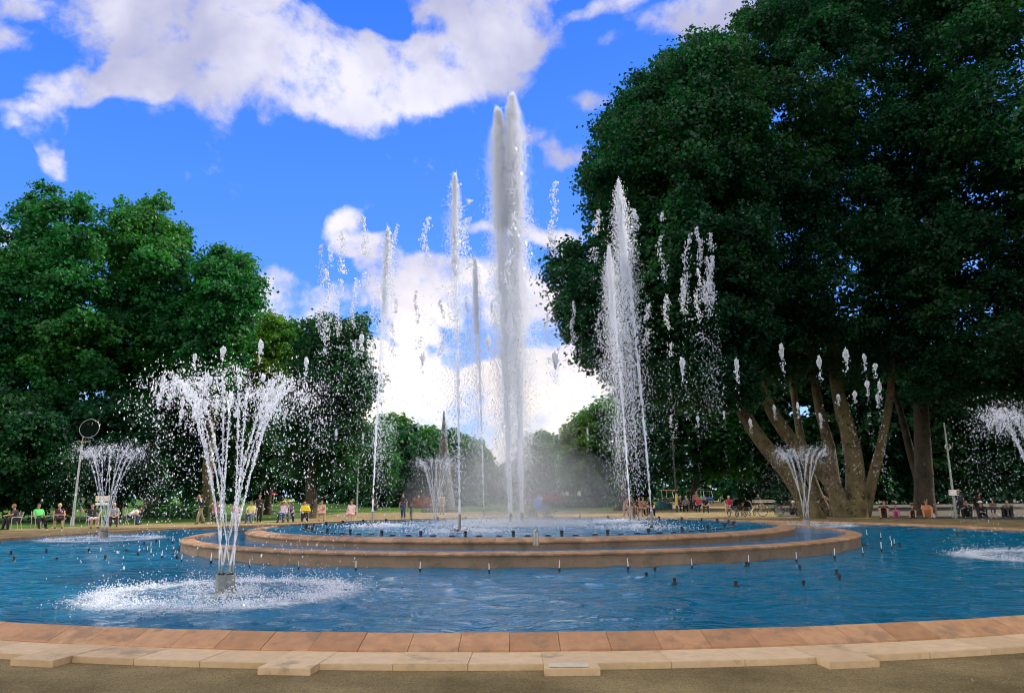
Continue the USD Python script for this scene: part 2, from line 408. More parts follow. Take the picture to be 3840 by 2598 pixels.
RIMS = [simple(f'ring_stone_{i}', c, 0.7, 0.18, 6.0, 0.004, 80.0, dirt=((0.16, 0.10, 0.055), 2.5, 0.46, 0.6)) for i, c in enumerate([(0.40, 0.225, 0.115), (0.36, 0.20, 0.10), (0.44, 0.26, 0.14)])]
tier('lower_ring', 10.6, 0.42, ZW, 0.42, 0.035, 108, RIMS)
tier('upper_ring', 8.8, 0.61, ZM, 0.46, 0.075, 88, RIMS)
obj('water', ring_grid(10.4, RW + .02, ZW, 80, 600, 0.07), M['pool_water'], smooth=True, kind='structure', label='rippled blue water of the wide outer pool')
obj('water', ring_grid(8.6, 10.3, ZM, 6, 400, 0.012, 3), M['tier_water'], smooth=True, kind='structure', label='narrow ring of dark water between the two stone rings')
obj('water', ring_grid(0.05, 8.4, ZU, 50, 360, 0.03, 5), M['pool_water'], smooth=True, kind='structure', label='blue water of the raised middle pool around the tall jets')

# ------------------------------------------------------------------ trees
from shapely.geometry import Polygon, Point
K = 3840 / 2324.0                     # the numbers below were read off a 2324 pixel wide view


def leaf_material(name, lo, hi, trans):
    N = Net(); p = N.add('geometry') + '.position'
    big = N.add('noise_texture', {'scale': 0.45, 'detail': 3.0, 'roughness': 0.6}, vector=p) + '.fac'
    isl = N.add('object_info') + '.random'
    f = N.math('add', N.math('multiply', big, 0.7), N.math('multiply', isl, 0.35))
    hue = N.add('noise_texture', {'scale': 0.16, 'detail': 2.0, 'roughness': 0.5}, vector=p) + '.fac'
    warm = N.math('multiply', N.add('map_range', {'range_type': 'smoothstep', 'from_min': 0.46, 'from_max': 0.68, 'to_min': 0.0, 'to_max': 0.75}, value=hue) + '.result', f)
    col = N.ramp(f, [(0.30, lo), (0.75, hi)])
    col = N.mix(warm, col, tuple(np.array(hi) * [2.6, 1.25, .6] + [.012, 0, 0]))
    tcol = N.mix(1.0, col, trans, 'multiply')
    b = N.add('principled_bsdf', {'roughness': 0.5, 'specular_ior_level': 0.35}, base_color=col) + '.BSDF'
    t = N.add('translucent_bsdf', {}, color=tcol) + '.BSDF'
    mixed = N.add('mix_closure', {'fac': 0.35}, closure1=b, closure2=t) + '.closure'
    M[name] = N.build(name, surface=mixed)


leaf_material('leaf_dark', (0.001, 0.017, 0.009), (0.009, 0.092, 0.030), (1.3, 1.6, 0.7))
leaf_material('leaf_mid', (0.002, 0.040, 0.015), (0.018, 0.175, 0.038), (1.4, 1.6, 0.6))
leaf_material('leaf_light', (0.014, 0.095, 0.014), (0.075, 0.22, 0.028), (1.5, 1.5, 0.6))
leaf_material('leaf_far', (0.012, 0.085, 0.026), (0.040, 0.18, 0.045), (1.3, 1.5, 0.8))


def bark_material(name, lo, hi, spots):
    N = Net(); p = N.add('geometry') + '.position'
    a = N.add('noise_texture', {'scale': 1.6, 'detail': 6.0, 'roughness': 0.65}, vector=p) + '.fac'
    b = N.add('noise_texture', {'scale': 3.5, 'detail': 3.0, 'roughness': 0.5, 'distortion': 0.8}, vector=p) + '.fac'
    col = N.ramp(a, [(0.3, lo), (0.7, hi)])
    m = N.add('map_range', {'range_type': 'smoothstep', 'from_min': 0.58, 'from_max': 0.64, 'to_min': 0.0, 'to_max': 0.8}, value=b) + '.result'
    col = N.mix(m, col, spots)
    bump = N.add('bump', {'strength': 1.0, 'distance': 0.05}, height=a) + '.normal'
    s = N.add('principled_bsdf', {'roughness': 0.85, 'specular_ior_level': 0.2}, base_color=col, normal=bump)
    M[name] = N.build(name, surface=s + '.BSDF')


bark_material('plane_bark', (0.070, 0.056, 0.028), (0.18, 0.148, 0.076), (0.032, 0.027, 0.016))
bark_material('dark_bark', (0.03, 0.025, 0.018), (0.08, 0.066, 0.048), (0.02, 0.017, 0.012))


def sprig(seed, size, n=22, spread=0.34):
    """a twig's worth of leaves, each two triangles folded along its rib"""
    rng = np.random.default_rng(seed)
    c = rng.normal(size=(n, 3)) * spread * np.array([1, 1, .6])
    nrm = rng.normal(size=(n, 3)) * 0.7 + np.array([0, 0, 0.9]) + c * 0.8
    nrm /= np.linalg.norm(nrm, axis=1, keepdims=True)
    t = np.cross(nrm, rng.normal(size=(n, 3))); t /= np.linalg.norm(t, axis=1, keepdims=True)
    b = np.cross(nrm, t)
    L = size * (0.65 + 0.7 * rng.random(n))[:, None]; W = L * 0.45
    fold = nrm * W * 0.35
    v = np.stack([c - t * L * .5, c + b * W + fold, c + t * L * .5, c - b * W + fold], 1).reshape(-1, 3)
    q = np.arange(n)[:, None] * 4
    return v, np.concatenate([q + [0, 1, 2], q + [0, 2, 3]], 0)


def crown(parent, base, centers, radii, per_m2, size, rng, leaf, spread=0.34, squash=0.80):
    """leaf sprigs over round clumps, thick on their tops: many copies of four twigs"""
    centers = np.asarray(centers); radii = np.asarray(radii)
    nt = np.maximum(3, (per_m2 * radii ** 2 * 12.6 / 22)).astype(int)
    idx = np.repeat(np.arange(len(centers)), nt); n = len(idx)
    d = rng.normal(size=(n, 3)); d /= np.linalg.norm(d, axis=1, keepdims=True)
    d[:, 2] = np.abs(d[:, 2]) * np.where(rng.random(n) < 0.80, 1, -1)
    rr = radii[idx] * (0.35 + 0.70 * rng.random(n) ** 0.6) * (0.55 + 0.9 * meshkit.noise(d * 2.6 + centers[idx] * 3.1, 3))
    tips = centers[idx] + d * rr[:, None] * np.array([1, 1, squash]) - base
    pi = UsdGeom.PointInstancer.Define(stage, numbered(path_of(parent), 'crown')); pp = str(pi.GetPath())
    protos = []
    for k in range(4):
        m = usdkit.mesh(stage, f'{pp}/leaf_sprig_{k:03d}', sprig(k + 1, size, spread=spread), M[leaf]); protos.append(m.GetPath())
    UsdShade.MaterialBindingAPI.Apply(pi.GetPrim()).Bind(M[leaf])
    pi.CreatePrototypesRel().SetTargets(protos)
    pi.CreatePositionsAttr(Vt.Vec3fArray.FromNumpy(tips.astype(np.float32)))
    pi.CreateProtoIndicesAttr(Vt.IntArray.FromNumpy(rng.integers(0, 4, n).astype(np.int32)))
    # turned about the vertical, then tilted outwards
    az = rng.uniform(0, 2 * np.pi, n); tilt = np.clip(rng.normal(size=n) * .35, -.9, .9); ta = np.arctan2(d[:, 1], d[:, 0]) + np.pi / 2
    qz = np.stack([np.cos(az / 2), 0 * az, 0 * az, np.sin(az / 2)], 1)
    tl = np.abs(tilt) + 0.25 * (1 - np.abs(d[:, 2])); qt = np.stack([np.cos(tl / 2), np.sin(tl / 2) * np.cos(ta), np.sin(tl / 2) * np.sin(ta), 0 * ta], 1)
    w = qt[:, 0] * qz[:, 0] - qt[:, 3] * qz[:, 3]
    x = qt[:, 1] * qz[:, 0] + qt[:, 2] * qz[:, 3]
    y = qt[:, 2] * qz[:, 0] - qt[:, 1] * qz[:, 3]
    z = qt[:, 0] * qz[:, 3] + qt[:, 3] * qz[:, 0]
    pi.CreateOrientationsAttr([Gf.Quath(float(a), float(b), float(c), float(e)) for a, b, c, e in zip(w, x, y, z)])
    sc = (0.8 + 0.45 * rng.random(n)).astype(np.float32)
    pi.CreateScalesAttr(Vt.Vec3fArray.FromNumpy(np.repeat(sc[:, None], 3, 1)))
    return pi.GetPrim()


def clumps_in(poly, y0, thick, n, rmin, rmax, rng, lean=0.0):
    """clump middles inside a crown outline given in view pixels, at the real depth y0"""
    P = Polygon(np.array(poly) * K).buffer(0); x0, y_0, x1, y1 = P.bounds
    cs, rs, tries = [], [], 0
    mpp = y0 / FPX
    while len(cs) < n and tries < n * 60:
        tries += 1
        p = (rng.uniform(x0, x1), rng.uniform(y_0, y1))
        if not P.contains(Point(p)): continue
        e = P.exterior.distance(Point(p)) * mpp
        r = min(rmin + (rmax - rmin) * rng.random() ** 1.6, e * 0.9 + 0.35)
        if r < 0.45: continue
        dz = thick * min(1.0, math.sqrt((e + .3) / (thick * .8)))
        y = y0 + rng.uniform(-dz, dz) + lean * (p[1] - y_0) * mpp
        cs.append(deep(p[0], p[1], y)); rs.append(r * 0.92)
    return np.array(cs), np.array(rs)


def limb(a, b, r0, r1, rng, bend=0.06, n=9):
    a, b = np.asarray(a, float), np.asarray(b, float); t = np.linspace(0, 1, n)[:, None]
    L = np.linalg.norm(b - a); p = a + (b - a) * t
    w = rng.normal(size=(3, 3)) * L * bend * np.array([1, 1, .4])
    p = p + sum(w[k] * np.sin(np.pi * t * (k + 1)) / (k + 1) for k in range(3))
    return p, r0 + (r1 - r0) * t[:, 0] ** 0.8


def tree(name, label, poly, y0, thick, n, rr, per_m2, size, leaf, foot, rtrunk, bark='dark_bark', seed=1, sig=0.34, group=None, limbs=7, trunks=None, lean=0.0, tw=12):
    """a tree with its trunk (limbs grown to the clumps) and crown; foot: the pixel where it stands"""
    rng = np.random.default_rng(seed)
    cs, rs = clumps_in(poly, y0, thick, n, rr[0], rr[1], rng, lean)
    if len(foot) == 2:
        g = on(foot[0] * K, foot[1] * K, 0.0); base = np.array([deep(foot[0] * K, foot[1] * K, y0)[0], y0, gz(y0)])
    else: base = np.array(foot, float)
    t = thing(name, label, 'tree', base, group=group)
    parts = []
    if trunks is None:
        top = cs[np.argmin(np.abs(cs - (base + [0, 0, 0]))[:, 0] - 0.25 * cs[:, 2])]
        cen = cs.mean(0); fork = base + (np.array([0.6 * cen[0] + .4 * base[0], 0.6 * cen[1] + .4 * base[1], cen[2]]) - base) * 0.45
        fork[2] = max(fork[2], 1.8)
        p, r = limb(base - [0, 0, .15], fork, rtrunk, rtrunk * .65, rng, 0.03); r[0] *= 1.35
        parts.append(tube(p, r, 10))
        starts = [(fork, rtrunk * .6)]
    else:
        starts = []
        for pts, r in trunks:
            pts = np.array(pts, float); tt = np.linspace(0, 1, len(pts)); u = np.linspace(0, 1, 14)
            from scipy.interpolate import PchipInterpolator
            p = PchipInterpolator(tt, pts, axis=0)(u); rad = np.interp(u, [0, .12, 1], [r * 1.45, r, r * .55])
            wob = 1 + 0.12 * (meshkit.noise(p * 0.9, 5) - .5)
            parts.append(tube(p, rad * wob, 14)); starts.append((p[-1], r * .5))
    order = [i for i in rng.permutation(len(cs)) if cs[i][1] > y0 - thick * .2][:limbs * 4]
    for i in order[:limbs * min(2, max(1, len(starts)))]:
        s, r = starts[int(rng.integers(len(starts)))]
        mid = s + (cs[i] - s) * rng.uniform(.5, .7)
        p, q = limb(s, cs[i], r * rng.uniform(.25, .5), 0.03, rng, 0.07); parts.append(tube(p, q, 6))
        for j in range(2):
            k = int(np.argsort(np.linalg.norm(cs - p[5], axis=1) + np.where(cs[:, 1] < p[5][1] - 1, 50, 0))[rng.integers(1, min(8, len(cs)))])
            p2, q2 = limb(p[5], cs[k], q[5] * .6, 0.025, rng, 0.08, 6); parts.append(tube(p2, q2, 5))
    v, f = cat_meshes(parts)
    obj('trunk', (v - base, f), M[bark], t, smooth=50)
    crown(t, base, cs, rs, per_m2, size, rng, leaf, sig)
    return t


A_OUT = [(-160, 420), (-60, 470), (-5, 505), (12, 530), (24, 480), (58, 462), (80, 412), (106, 408), (128, 424), (140, 452), (158, 470), (172, 432), (192, 448), (200, 480), (214, 500), (224, 466), (240, 474), (240, 520), (234, 600), (240, 660), (270, 760), (250, 900), (120, 960), (-60, 980), (-200, 900)]
B_OUT = [(240, 640), (246, 560), (258, 500), (266, 462), (296, 450), (318, 470), (340, 436), (372, 442), (386, 470), (384, 520), (404, 508), (424, 520), (432, 580), (430, 660), (470, 740), (460, 860), (400, 950), (280, 960), (220, 860), (215, 680)]
C_OUT = [(425, 680), (440, 600), (458, 572), (476, 600), (488, 560), (508, 556), (524, 590), (540, 572), (560, 590), (572, 622), (588, 612), (598, 655), (590, 700), (560, 730), (566, 800), (520, 900), (450, 960), (395, 900), (390, 740)]
D_OUT = [(540, 745), (565, 720), (600, 718), (640, 722), (676, 745), (690, 800), (685, 880), (640, 930), (560, 920), (525, 840)]
E_OUT = [(675, 790), (690, 735), (720, 722), (755, 712), (775, 726), (805, 722), (830, 716), (836, 770), (818, 790), (846, 832), (862, 880), (842, 925), (818, 950), (822, 1010), (790, 1075), (720, 1090), (650, 1060), (640, 960), (668, 860)]
tree('plane_tree', 'tall plane tree with ragged open top at the far left edge', A_OUT, 62, 5.0, 377, (0.75, 1.9), 21, .265, 'leaf_mid', (150, 1160), .55, 'plane_bark', 11)
tree('plane_tree', 'tall plane tree with two square topped heads, middle of the left group', B_OUT, 66, 5.0, 290, (0.75, 1.9), 21, .265, 'leaf_mid', (330, 1160), .5, 'plane_bark', 12)
tree('plane_tree', 'rounded plane tree leaning out to the right end of the left group', C_OUT, 64, 5.0, 275, (0.75, 1.9), 21, .265, 'leaf_mid', (470, 1160), .5, 'plane_bark', 13)
tree('lime_tree', 'low yellow green tree between the left plane trees and the dark tree', D_OUT, 72, 4.0, 130, (1.0, 1.8), 20, .28, 'leaf_light', (610, 1150), .35, 'dark_bark', 14)
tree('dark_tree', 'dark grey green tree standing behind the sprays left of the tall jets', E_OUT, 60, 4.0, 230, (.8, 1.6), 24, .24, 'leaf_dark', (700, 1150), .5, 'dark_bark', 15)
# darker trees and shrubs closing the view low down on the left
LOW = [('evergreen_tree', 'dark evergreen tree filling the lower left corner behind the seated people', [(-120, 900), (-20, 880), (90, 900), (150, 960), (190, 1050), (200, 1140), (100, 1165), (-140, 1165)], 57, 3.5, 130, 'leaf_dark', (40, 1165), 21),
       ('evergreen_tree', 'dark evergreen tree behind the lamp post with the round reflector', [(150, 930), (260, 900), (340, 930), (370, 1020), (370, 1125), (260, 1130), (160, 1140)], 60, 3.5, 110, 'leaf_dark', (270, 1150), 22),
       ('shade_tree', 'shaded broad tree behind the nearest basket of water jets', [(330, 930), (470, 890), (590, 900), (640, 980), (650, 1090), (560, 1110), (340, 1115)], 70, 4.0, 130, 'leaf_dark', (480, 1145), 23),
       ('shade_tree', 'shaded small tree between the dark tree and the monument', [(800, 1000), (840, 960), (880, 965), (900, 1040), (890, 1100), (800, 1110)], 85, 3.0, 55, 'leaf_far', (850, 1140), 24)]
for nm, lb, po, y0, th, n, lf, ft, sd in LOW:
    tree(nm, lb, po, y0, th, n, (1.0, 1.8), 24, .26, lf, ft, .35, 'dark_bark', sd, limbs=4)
FAR = [('park_tree', 'distant park tree left of the monument with a tufted top', [(815, 985), (850, 950), (885, 940), (915, 950), (935, 975), (940, 1040), (940, 1110), (830, 1115)], 105, 4.5, 80, (880, 1138), 31),
       ('park_tree', 'distant park tree just left of the monument tip', [(925, 985), (960, 970), (1000, 972), (1010, 1020), (1005, 1110), (925, 1110)], 118, 4.5, 70, (965, 1136), 32),
       ('park_tree', 'distant park tree right of the monument, sloping down to the gap', [(1000, 985), (1030, 975), (1060, 990), (1085, 1000), (1108, 1025), (1116, 1070), (1110, 1112), (1000, 1110)], 112, 4.5, 80, (1055, 1136), 33),
       ('park_tree', 'distant small tree beyond the avenue gap between the jets', [(1100, 1060), (1140, 1050), (1185, 1045), (1205, 1060), (1200, 1118), (1100, 1118)], 190, 6.0, 50, (1150, 1130), 34),
       ('park_tree', 'distant dark tree right of the middle jet over the pink umbrella', [(1180, 1000), (1205, 982), (1240, 985), (1265, 1000), (1290, 1000), (1300, 1060), (1290, 1112), (1185, 1112)], 112, 4.5, 90, (1245, 1136), 35),
       ('park_tree', 'light green tree stepping up towards the big planes on the right', [(1270, 1010), (1290, 960), (1320, 940), (1345, 925), (1385, 905), (1430, 900), (1450, 990), (1450, 1090), (1290, 1108)], 88, 4.5, 120, (1350, 1136), 36),
       ('park_tree', 'shaded tree with a leaning pale trunk behind the seated crowd', [(1420, 880), (1500, 860), (1580, 880), (1600, 990), (1570, 1085), (1430, 1090)], 76, 4.0, 120, (1400, 1140), 37),
       ('park_tree', 'bright green lit tree behind the stalls on the right', [(1570, 900), (1650, 860), (1720, 880), (1755, 1000), (1730, 1085), (1580, 1085)], 80, 4.0, 120, (1560, 1138), 38),
       ('park_tree', 'dark tree behind the multi stemmed plane trunks', [(1690, 860), (1760, 760), (1860, 720), (1980, 740), (2050, 820), (2070, 1060), (1990, 1110), (1730, 1110)], 78, 4.0, 200, (1880, 1135), 39),
       ('park_tree', 'dark tree behind the lamp post with the white box at the right', [(2020, 860), (2120, 760), (2230, 800), (2340, 780), (2450, 880), (2420, 1110), (2050, 1115)], 76, 4.0, 190, (2220, 1140), 40)]
for nm, lb, po, y0, th, n, ft, sd in FAR:
    lf = 'leaf_light' if sd in (36,) else 'leaf_mid' if sd == 38 else 'leaf_dark' if sd > 36 else 'leaf_far'
    tree(nm, lb, po, y0, th, n, (1.3, 2.4), 13, .42, lf, ft, .38, 'dark_bark', sd, limbs=4)
# the great planes on the right
H_OUT = [(1345, 330), (1352, 268), (1400, 215), (1452, 166), (1502, 130), (1540, 112), (1566, 78), (1600, 90), (1640, 62), (1680, 80), (1730, 200), (1760, 400), (1760, 640), (1740, 820), (1720, 930), (1650, 930), (1560, 930), (1470, 930), (1380, 900), (1360, 885), (1340, 835), (1292, 775), (1262, 705), (1236, 645), (1246, 572), (1300, 562), (1340, 550), (1332, 480), (1318, 410)]
G_OUT = [(1630, 150), (1655, 60), (1690, 10), (1760, -60), (1900, -160), (2080, -220), (2200, -120), (2190, 200), (2180, 500), (2120, 760), (2060, 870), (1960, 885), (1880, 865), (1780, 880), (1700, 890), (1660, 600), (1640, 300)]
I_OUT = [(2060, -100), (2200, -260), (2500, -300), (2700, -100), (2720, 400), (2650, 800), (2480, 980), (2330, 950), (2200, 930), (2120, 930), (2040, 900), (2030, 700), (2080, 300)]
gb = deep(1925 * K, 1130 * K, 50)


def stem(pts, y):                     # a stem through view points, with its own depth at each
    return [deep(px * K, py * K, y + dy) for px, py, dy in pts]


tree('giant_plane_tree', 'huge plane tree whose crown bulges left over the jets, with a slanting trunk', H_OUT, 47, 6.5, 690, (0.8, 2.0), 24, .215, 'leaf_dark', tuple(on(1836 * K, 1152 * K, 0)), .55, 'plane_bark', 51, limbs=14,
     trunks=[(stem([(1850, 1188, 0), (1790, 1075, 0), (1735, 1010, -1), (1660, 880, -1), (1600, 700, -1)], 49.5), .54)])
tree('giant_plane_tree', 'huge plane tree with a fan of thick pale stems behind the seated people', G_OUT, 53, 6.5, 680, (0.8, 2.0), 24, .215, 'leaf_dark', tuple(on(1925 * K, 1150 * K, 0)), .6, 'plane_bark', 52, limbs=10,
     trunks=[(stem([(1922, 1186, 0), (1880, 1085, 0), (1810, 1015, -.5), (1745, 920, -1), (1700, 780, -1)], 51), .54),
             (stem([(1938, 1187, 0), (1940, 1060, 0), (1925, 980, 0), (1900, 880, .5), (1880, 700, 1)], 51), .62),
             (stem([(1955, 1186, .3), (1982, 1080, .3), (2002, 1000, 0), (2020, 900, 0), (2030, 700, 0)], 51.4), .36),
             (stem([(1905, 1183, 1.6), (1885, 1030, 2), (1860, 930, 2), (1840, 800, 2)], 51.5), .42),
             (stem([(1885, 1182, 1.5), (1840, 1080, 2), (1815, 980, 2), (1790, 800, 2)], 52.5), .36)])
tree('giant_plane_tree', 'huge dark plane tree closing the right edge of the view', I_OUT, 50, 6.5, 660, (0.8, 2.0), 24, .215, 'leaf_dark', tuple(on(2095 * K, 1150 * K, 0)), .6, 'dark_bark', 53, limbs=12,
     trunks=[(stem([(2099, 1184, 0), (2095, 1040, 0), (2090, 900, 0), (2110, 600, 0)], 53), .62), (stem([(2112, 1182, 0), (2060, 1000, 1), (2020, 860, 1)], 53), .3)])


def bushes(name, label, spots, size, per_m2, leaf, seed, group=None, cat=None, kind=None):
    """a run of leafy mounds; spots: x, y, z, radius"""
    rng = np.random.default_rng(seed); q = np.array(spots, float)
    t = thing(name, label, cat, (0, 0, 0), group=group)
    if kind: tag(t, kind=kind)
    crown(t, np.zeros(3), q[:, :3], q[:, 3], per_m2, size, rng, leaf, 0.5)
    return t


rng = np.random.default_rng(61)
wood = []
for x in np.arange(-125, 125, 2.6):
    y = 118 + 18 * math.sin(x * .13) + rng.uniform(-4, 4); top = 2.6 if -9 < x < 2 else rng.uniform(5, 9)
    for z in np.arange(0.5, top, 1.6): wood.append((x + rng.uniform(-1, 1), y + rng.uniform(-2, 2), z + gz(y), rng.uniform(1.7, 2.5)))
bushes('far_wood', 'far-off dark wood closing the park beyond the lawns', wood, 0.7, 7, 'leaf_dark', 62, kind='stuff')

# ------------------------------------------------------------------ water in the air
def spray_material(name, clear, color=(0.93, 0.95, 1.0)):
    N = Net()
    d = N.add('diffuse_bsdf', {'color': color}) + '.BSDF'
    t = N.add('translucent_bsdf', {'color': color}) + '.BSDF'
    b = N.add('mix_closure', {'fac': 0.62}, closure1=d, closure2=t) + '.closure'
    g = N.add('glossy_bsdf', {'color': (1, 1, 1), 'roughness': 0.12}) + '.BSDF'
    b = N.add('mix_closure', {'fac': 0.10}, closure1=b, closure2=g) + '.closure'
    if clear:
        c = N.add('transparent_bsdf', {'color': (0.97, 0.98, 1.0)}) + '.BSDF'
        b = N.add('mix_closure', {'fac': clear}, closure1=b, closure2=c) + '.closure'
    M[name] = N.build(name, surface=b)


spray_material('white_spray', 0.12)
spray_material('clear_spray', 0.48)
def glassy_material():
    N = Net()
    d = N.add('diffuse_bsdf', {'color': (0.9, 0.94, 1.0)}) + '.BSDF'
    t = N.add('translucent_bsdf', {'color': (0.9, 0.94, 1.0)}) + '.BSDF'
    w = N.add('mix_closure', {'fac': 0.5}, closure1=d, closure2=t) + '.closure'
    g = N.add('glass_bsdf', {'color': (1, 1, 1), 'roughness': 0.04, 'IOR': 1.33}) + '.BSDF'
    out = N.add('mix_closure', {'fac': 0.58}, closure1=w, closure2=g) + '.closure'
    M['glassy_water'] = N.build('glassy_water', surface=out)


glassy_material()
TETRA = np.array([[0, 0, 1.0], [0.94, 0, -0.33], [-0.47, 0.82, -0.33], [-0.47, -0.82, -0.33]])
TF = np.array([[0, 1, 2], [0, 2, 3], [0, 3, 1], [1, 3, 2]])
OCT = np.array([[1, 0, 0], [0, 1, 0], [-1, 0, 0], [0, -1, 0], [0, 0, 1.3], [0, 0, -1.3]], float)
OF = np.array([[0, 1, 4], [1, 2, 4], [2, 3, 4], [3, 0, 4], [1, 0, 5], [2, 1, 5], [3, 2, 5], [0, 3, 5]])


def drops(p, size, rng, stretch=1.0, octa=False):
    """small uneven water drops at the points p"""
    p = np.asarray(p, float); n = len(p); B, F = (OCT, OF) if octa else (TETRA, TF)
    size = np.broadcast_to(np.asarray(size, float), (n,))
    a = rng.normal(size=(n, 4)); a /= np.linalg.norm(a, axis=1, keepdims=True); w, x, y, z = a.T
    R = np.stack([1 - 2 * (y * y + z * z), 2 * (x * y - z * w), 2 * (x * z + y * w), 2 * (x * y + z * w), 1 - 2 * (x * x + z * z), 2 * (y * z - x * w), 2 * (x * z - y * w), 2 * (y * z + x * w), 1 - 2 * (x * x + y * y)], 1).reshape(n, 3, 3)
    v = B[None] * (0.7 + 0.6 * rng.random((n, 1, 3))) * (size * .5)[:, None, None]
    v = np.einsum('nij,nkj->nki', R, v)
    v[..., 2] *= stretch
    v = v + p[:, None]
    return v.reshape(-1, 3), (np.arange(n)[:, None, None] * len(B) + F[None]).reshape(-1, 3)


def rope(pts, r0, r1, rng, n=6, wob=0.35, freq=5.0):
    """an unsteady twisted stream of water"""
    p = np.asarray(pts, float); k = len(p); u = np.linspace(0, 1, k)
    L = np.linalg.norm(np.diff(p, axis=0), axis=1).sum()
    ph = rng.uniform(0, 50)
    q = np.stack([u * L * freq + ph, u * 0, u * 0], 1)
    r = (r0 + (r1 - r0) * u) * (1 + wob * 2 * (meshkit.noise(q, 3) - .5))
    off = np.stack([meshkit.noise(q * .9 + 7, 4) - .5, meshkit.noise(q * .9 + 17, 5) - .5, u * 0], 1) * (r0 + (r1 - r0) * u)[:, None] * 1.6 * u[:, None] ** .5
    return tube(p + off, r, n)


def blob(c, size, rng, hollow=0.0, seed=0, sub=2):
    """a lumpy head of water, stretched upwards"""
    m = trimesh.creation.icosphere(sub); v = np.array(m.vertices)
    h = 1 + 0.85 * (meshkit.fbm(v * 2.6 + rng.uniform(0, 90, 3), 4) - .5) * 2
    v = v * h[:, None] * np.array(size)
    v[:, :2] *= (1 - 0.45 * np.clip(-v[:, 2] / size[2], 0, 1))[:, None]
    return v + c, np.array(m.faces)


def ringpt(r, deg, z): a = math.radians(deg); return np.array([FC[0] + r * math.cos(a), FC[1] + r * math.sin(a), z])


simple('nozzle_black', (0.018, 0.019, 0.021), 0.45)
simple('steel', (0.34, 0.33, 0.30), 0.28, metallic=1.0)
simple('grey_pipe', (0.22, 0.24, 0.235), 0.5, 0.25, 14.0, coords='object')
simple('lamp_rim', (0.45, 0.47, 0.48), 0.35)


def nozzle_parts(t, h, r, lamps):
    obj('cup', lathe([(0.0001, h), (r * .75, h), (r * .8, h + .012), (r, h + .012), (r * .80, h * .55), (r * .72, h * .2), (r * 1.05, 0.0), (r * 1.05, -.15)][::-1], 12), M['nozzle_black'], t, smooth=40)
    if lamps:
        for s in (-1, 1):
            arm = tube([(0, 0, -.02), (s * .16, 0, -.015), (s * .30, 0, .015)], .012, 5)
            head = lathe([(0.001, .0), (.075, .002), (.08, .02), (.06, .035), (.001, .038)], 10)
            head = (head[0] + [s * .36, 0, .005], head[1])
            l = obj('lamp', cat_meshes([arm, head]), M['nozzle_black'], t)
            obj('lens', (lathe([(.001, .0), (.07, .0), (.074, .006), (.001, .008)], 10)[0] + [s * .36, 0, .044], lathe([(.001, .0), (.07, .0), (.074, .006), (.001, .008)], 10)[1]), M['lamp_rim'], l)


first = None
for k in range(36):
    a = -91.7 + 10 * k; loc = ringpt(7.0, a, ZU - .01); rz = math.radians(a + 90)
    lb, gr = 'black cup nozzle with two flat lamps in the middle pool ring', 'cup nozzles standing in a ring in the middle pool'
    if first is None:
        first = thing('cup_nozzle', lb, 'nozzle', loc, rz, gr); nozzle_parts(first, .13, .05, True)
    else: copy_of(first, 'cup_nozzle', lb, 'nozzle', loc, rz, gr)
# ring of short jets outside the stone rings
first = None; NB = 52
rng = np.random.default_rng(71)
for k in range(NB):
    a = -90 + 360 / NB * (k + .5); loc = ringpt(11.4, a, ZW - .01)
    lb, gr = 'short black nozzle close outside the lower stone ring with a stub of white water', 'nozzles in a ring outside the lower stone ring'
    if first is None:
        first = thing('jet_nozzle', lb, 'nozzle', loc, 0, gr); nozzle_parts(first, .075, .029, False)
        obj('water_stub', rope([(0, 0, .06), (0, 0, .12), (.004, 0, .18), (.008, 0, .235)], .013, .010, rng, 6), M['white_spray'], first)
    else: copy_of(first, 'jet_nozzle', lb, 'nozzle', loc, rng.uniform(0, 6), gr, scale=rng.uniform(.75, 1.15))
# resting nozzles farther out
REST = [(52, 2095), (40, 2073), (173, 2065), (212, 2097), (333, 2062), (394, 2090), (473, 2061), (517, 2079), (662, 2092), (2424, 2159), (2456, 2138), (2530, 2181), (2760, 2193), (2800, 2117), (3000, 2130), (3014, 2191), (3137, 2147), (3149, 2170), (3374, 2041), (3530, 1985), (3415, 1982), (3590, 1998), (3620, 1990), (540, 2037), (585, 2028)]
first = None
for px, py in REST:
    loc = on(px, py + 5, ZW) - [0, 0, .01]
    lb, gr = 'resting black nozzle in the open water of the outer pool', 'resting nozzles scattered in the outer pool'
    if first is None:
        first = thing('pool_nozzle', lb, 'nozzle', loc, 0, gr); nozzle_parts(first, .085, .034, False)
        obj('collar', lathe([(.034, .02), (.052, .02), (.052, -.03), (.034, -.03)][::-1], 12), M['nozzle_black'], first)
    else: copy_of(first, 'pool_nozzle', lb, 'nozzle', loc, rng.uniform(0, 6), gr)

# the polished spout on the upper ring
sp = thing('steel_spout', 'polished steel round topped post at the front of the upper stone ring', 'water spout', on(2010, 2040, 0.50))
obj('post', lathe([(.062, -.02), (.06, .0), (.058, .22), (.052, .275), (.038, .31), (.018, .328), (.0005, .333)], 20), M['steel'], sp, smooth=True)
obj('flange', lathe([(.06, .0), (.085, .0), (.085, .018), (.06, .02)], 20), M['steel'], sp, smooth=30)


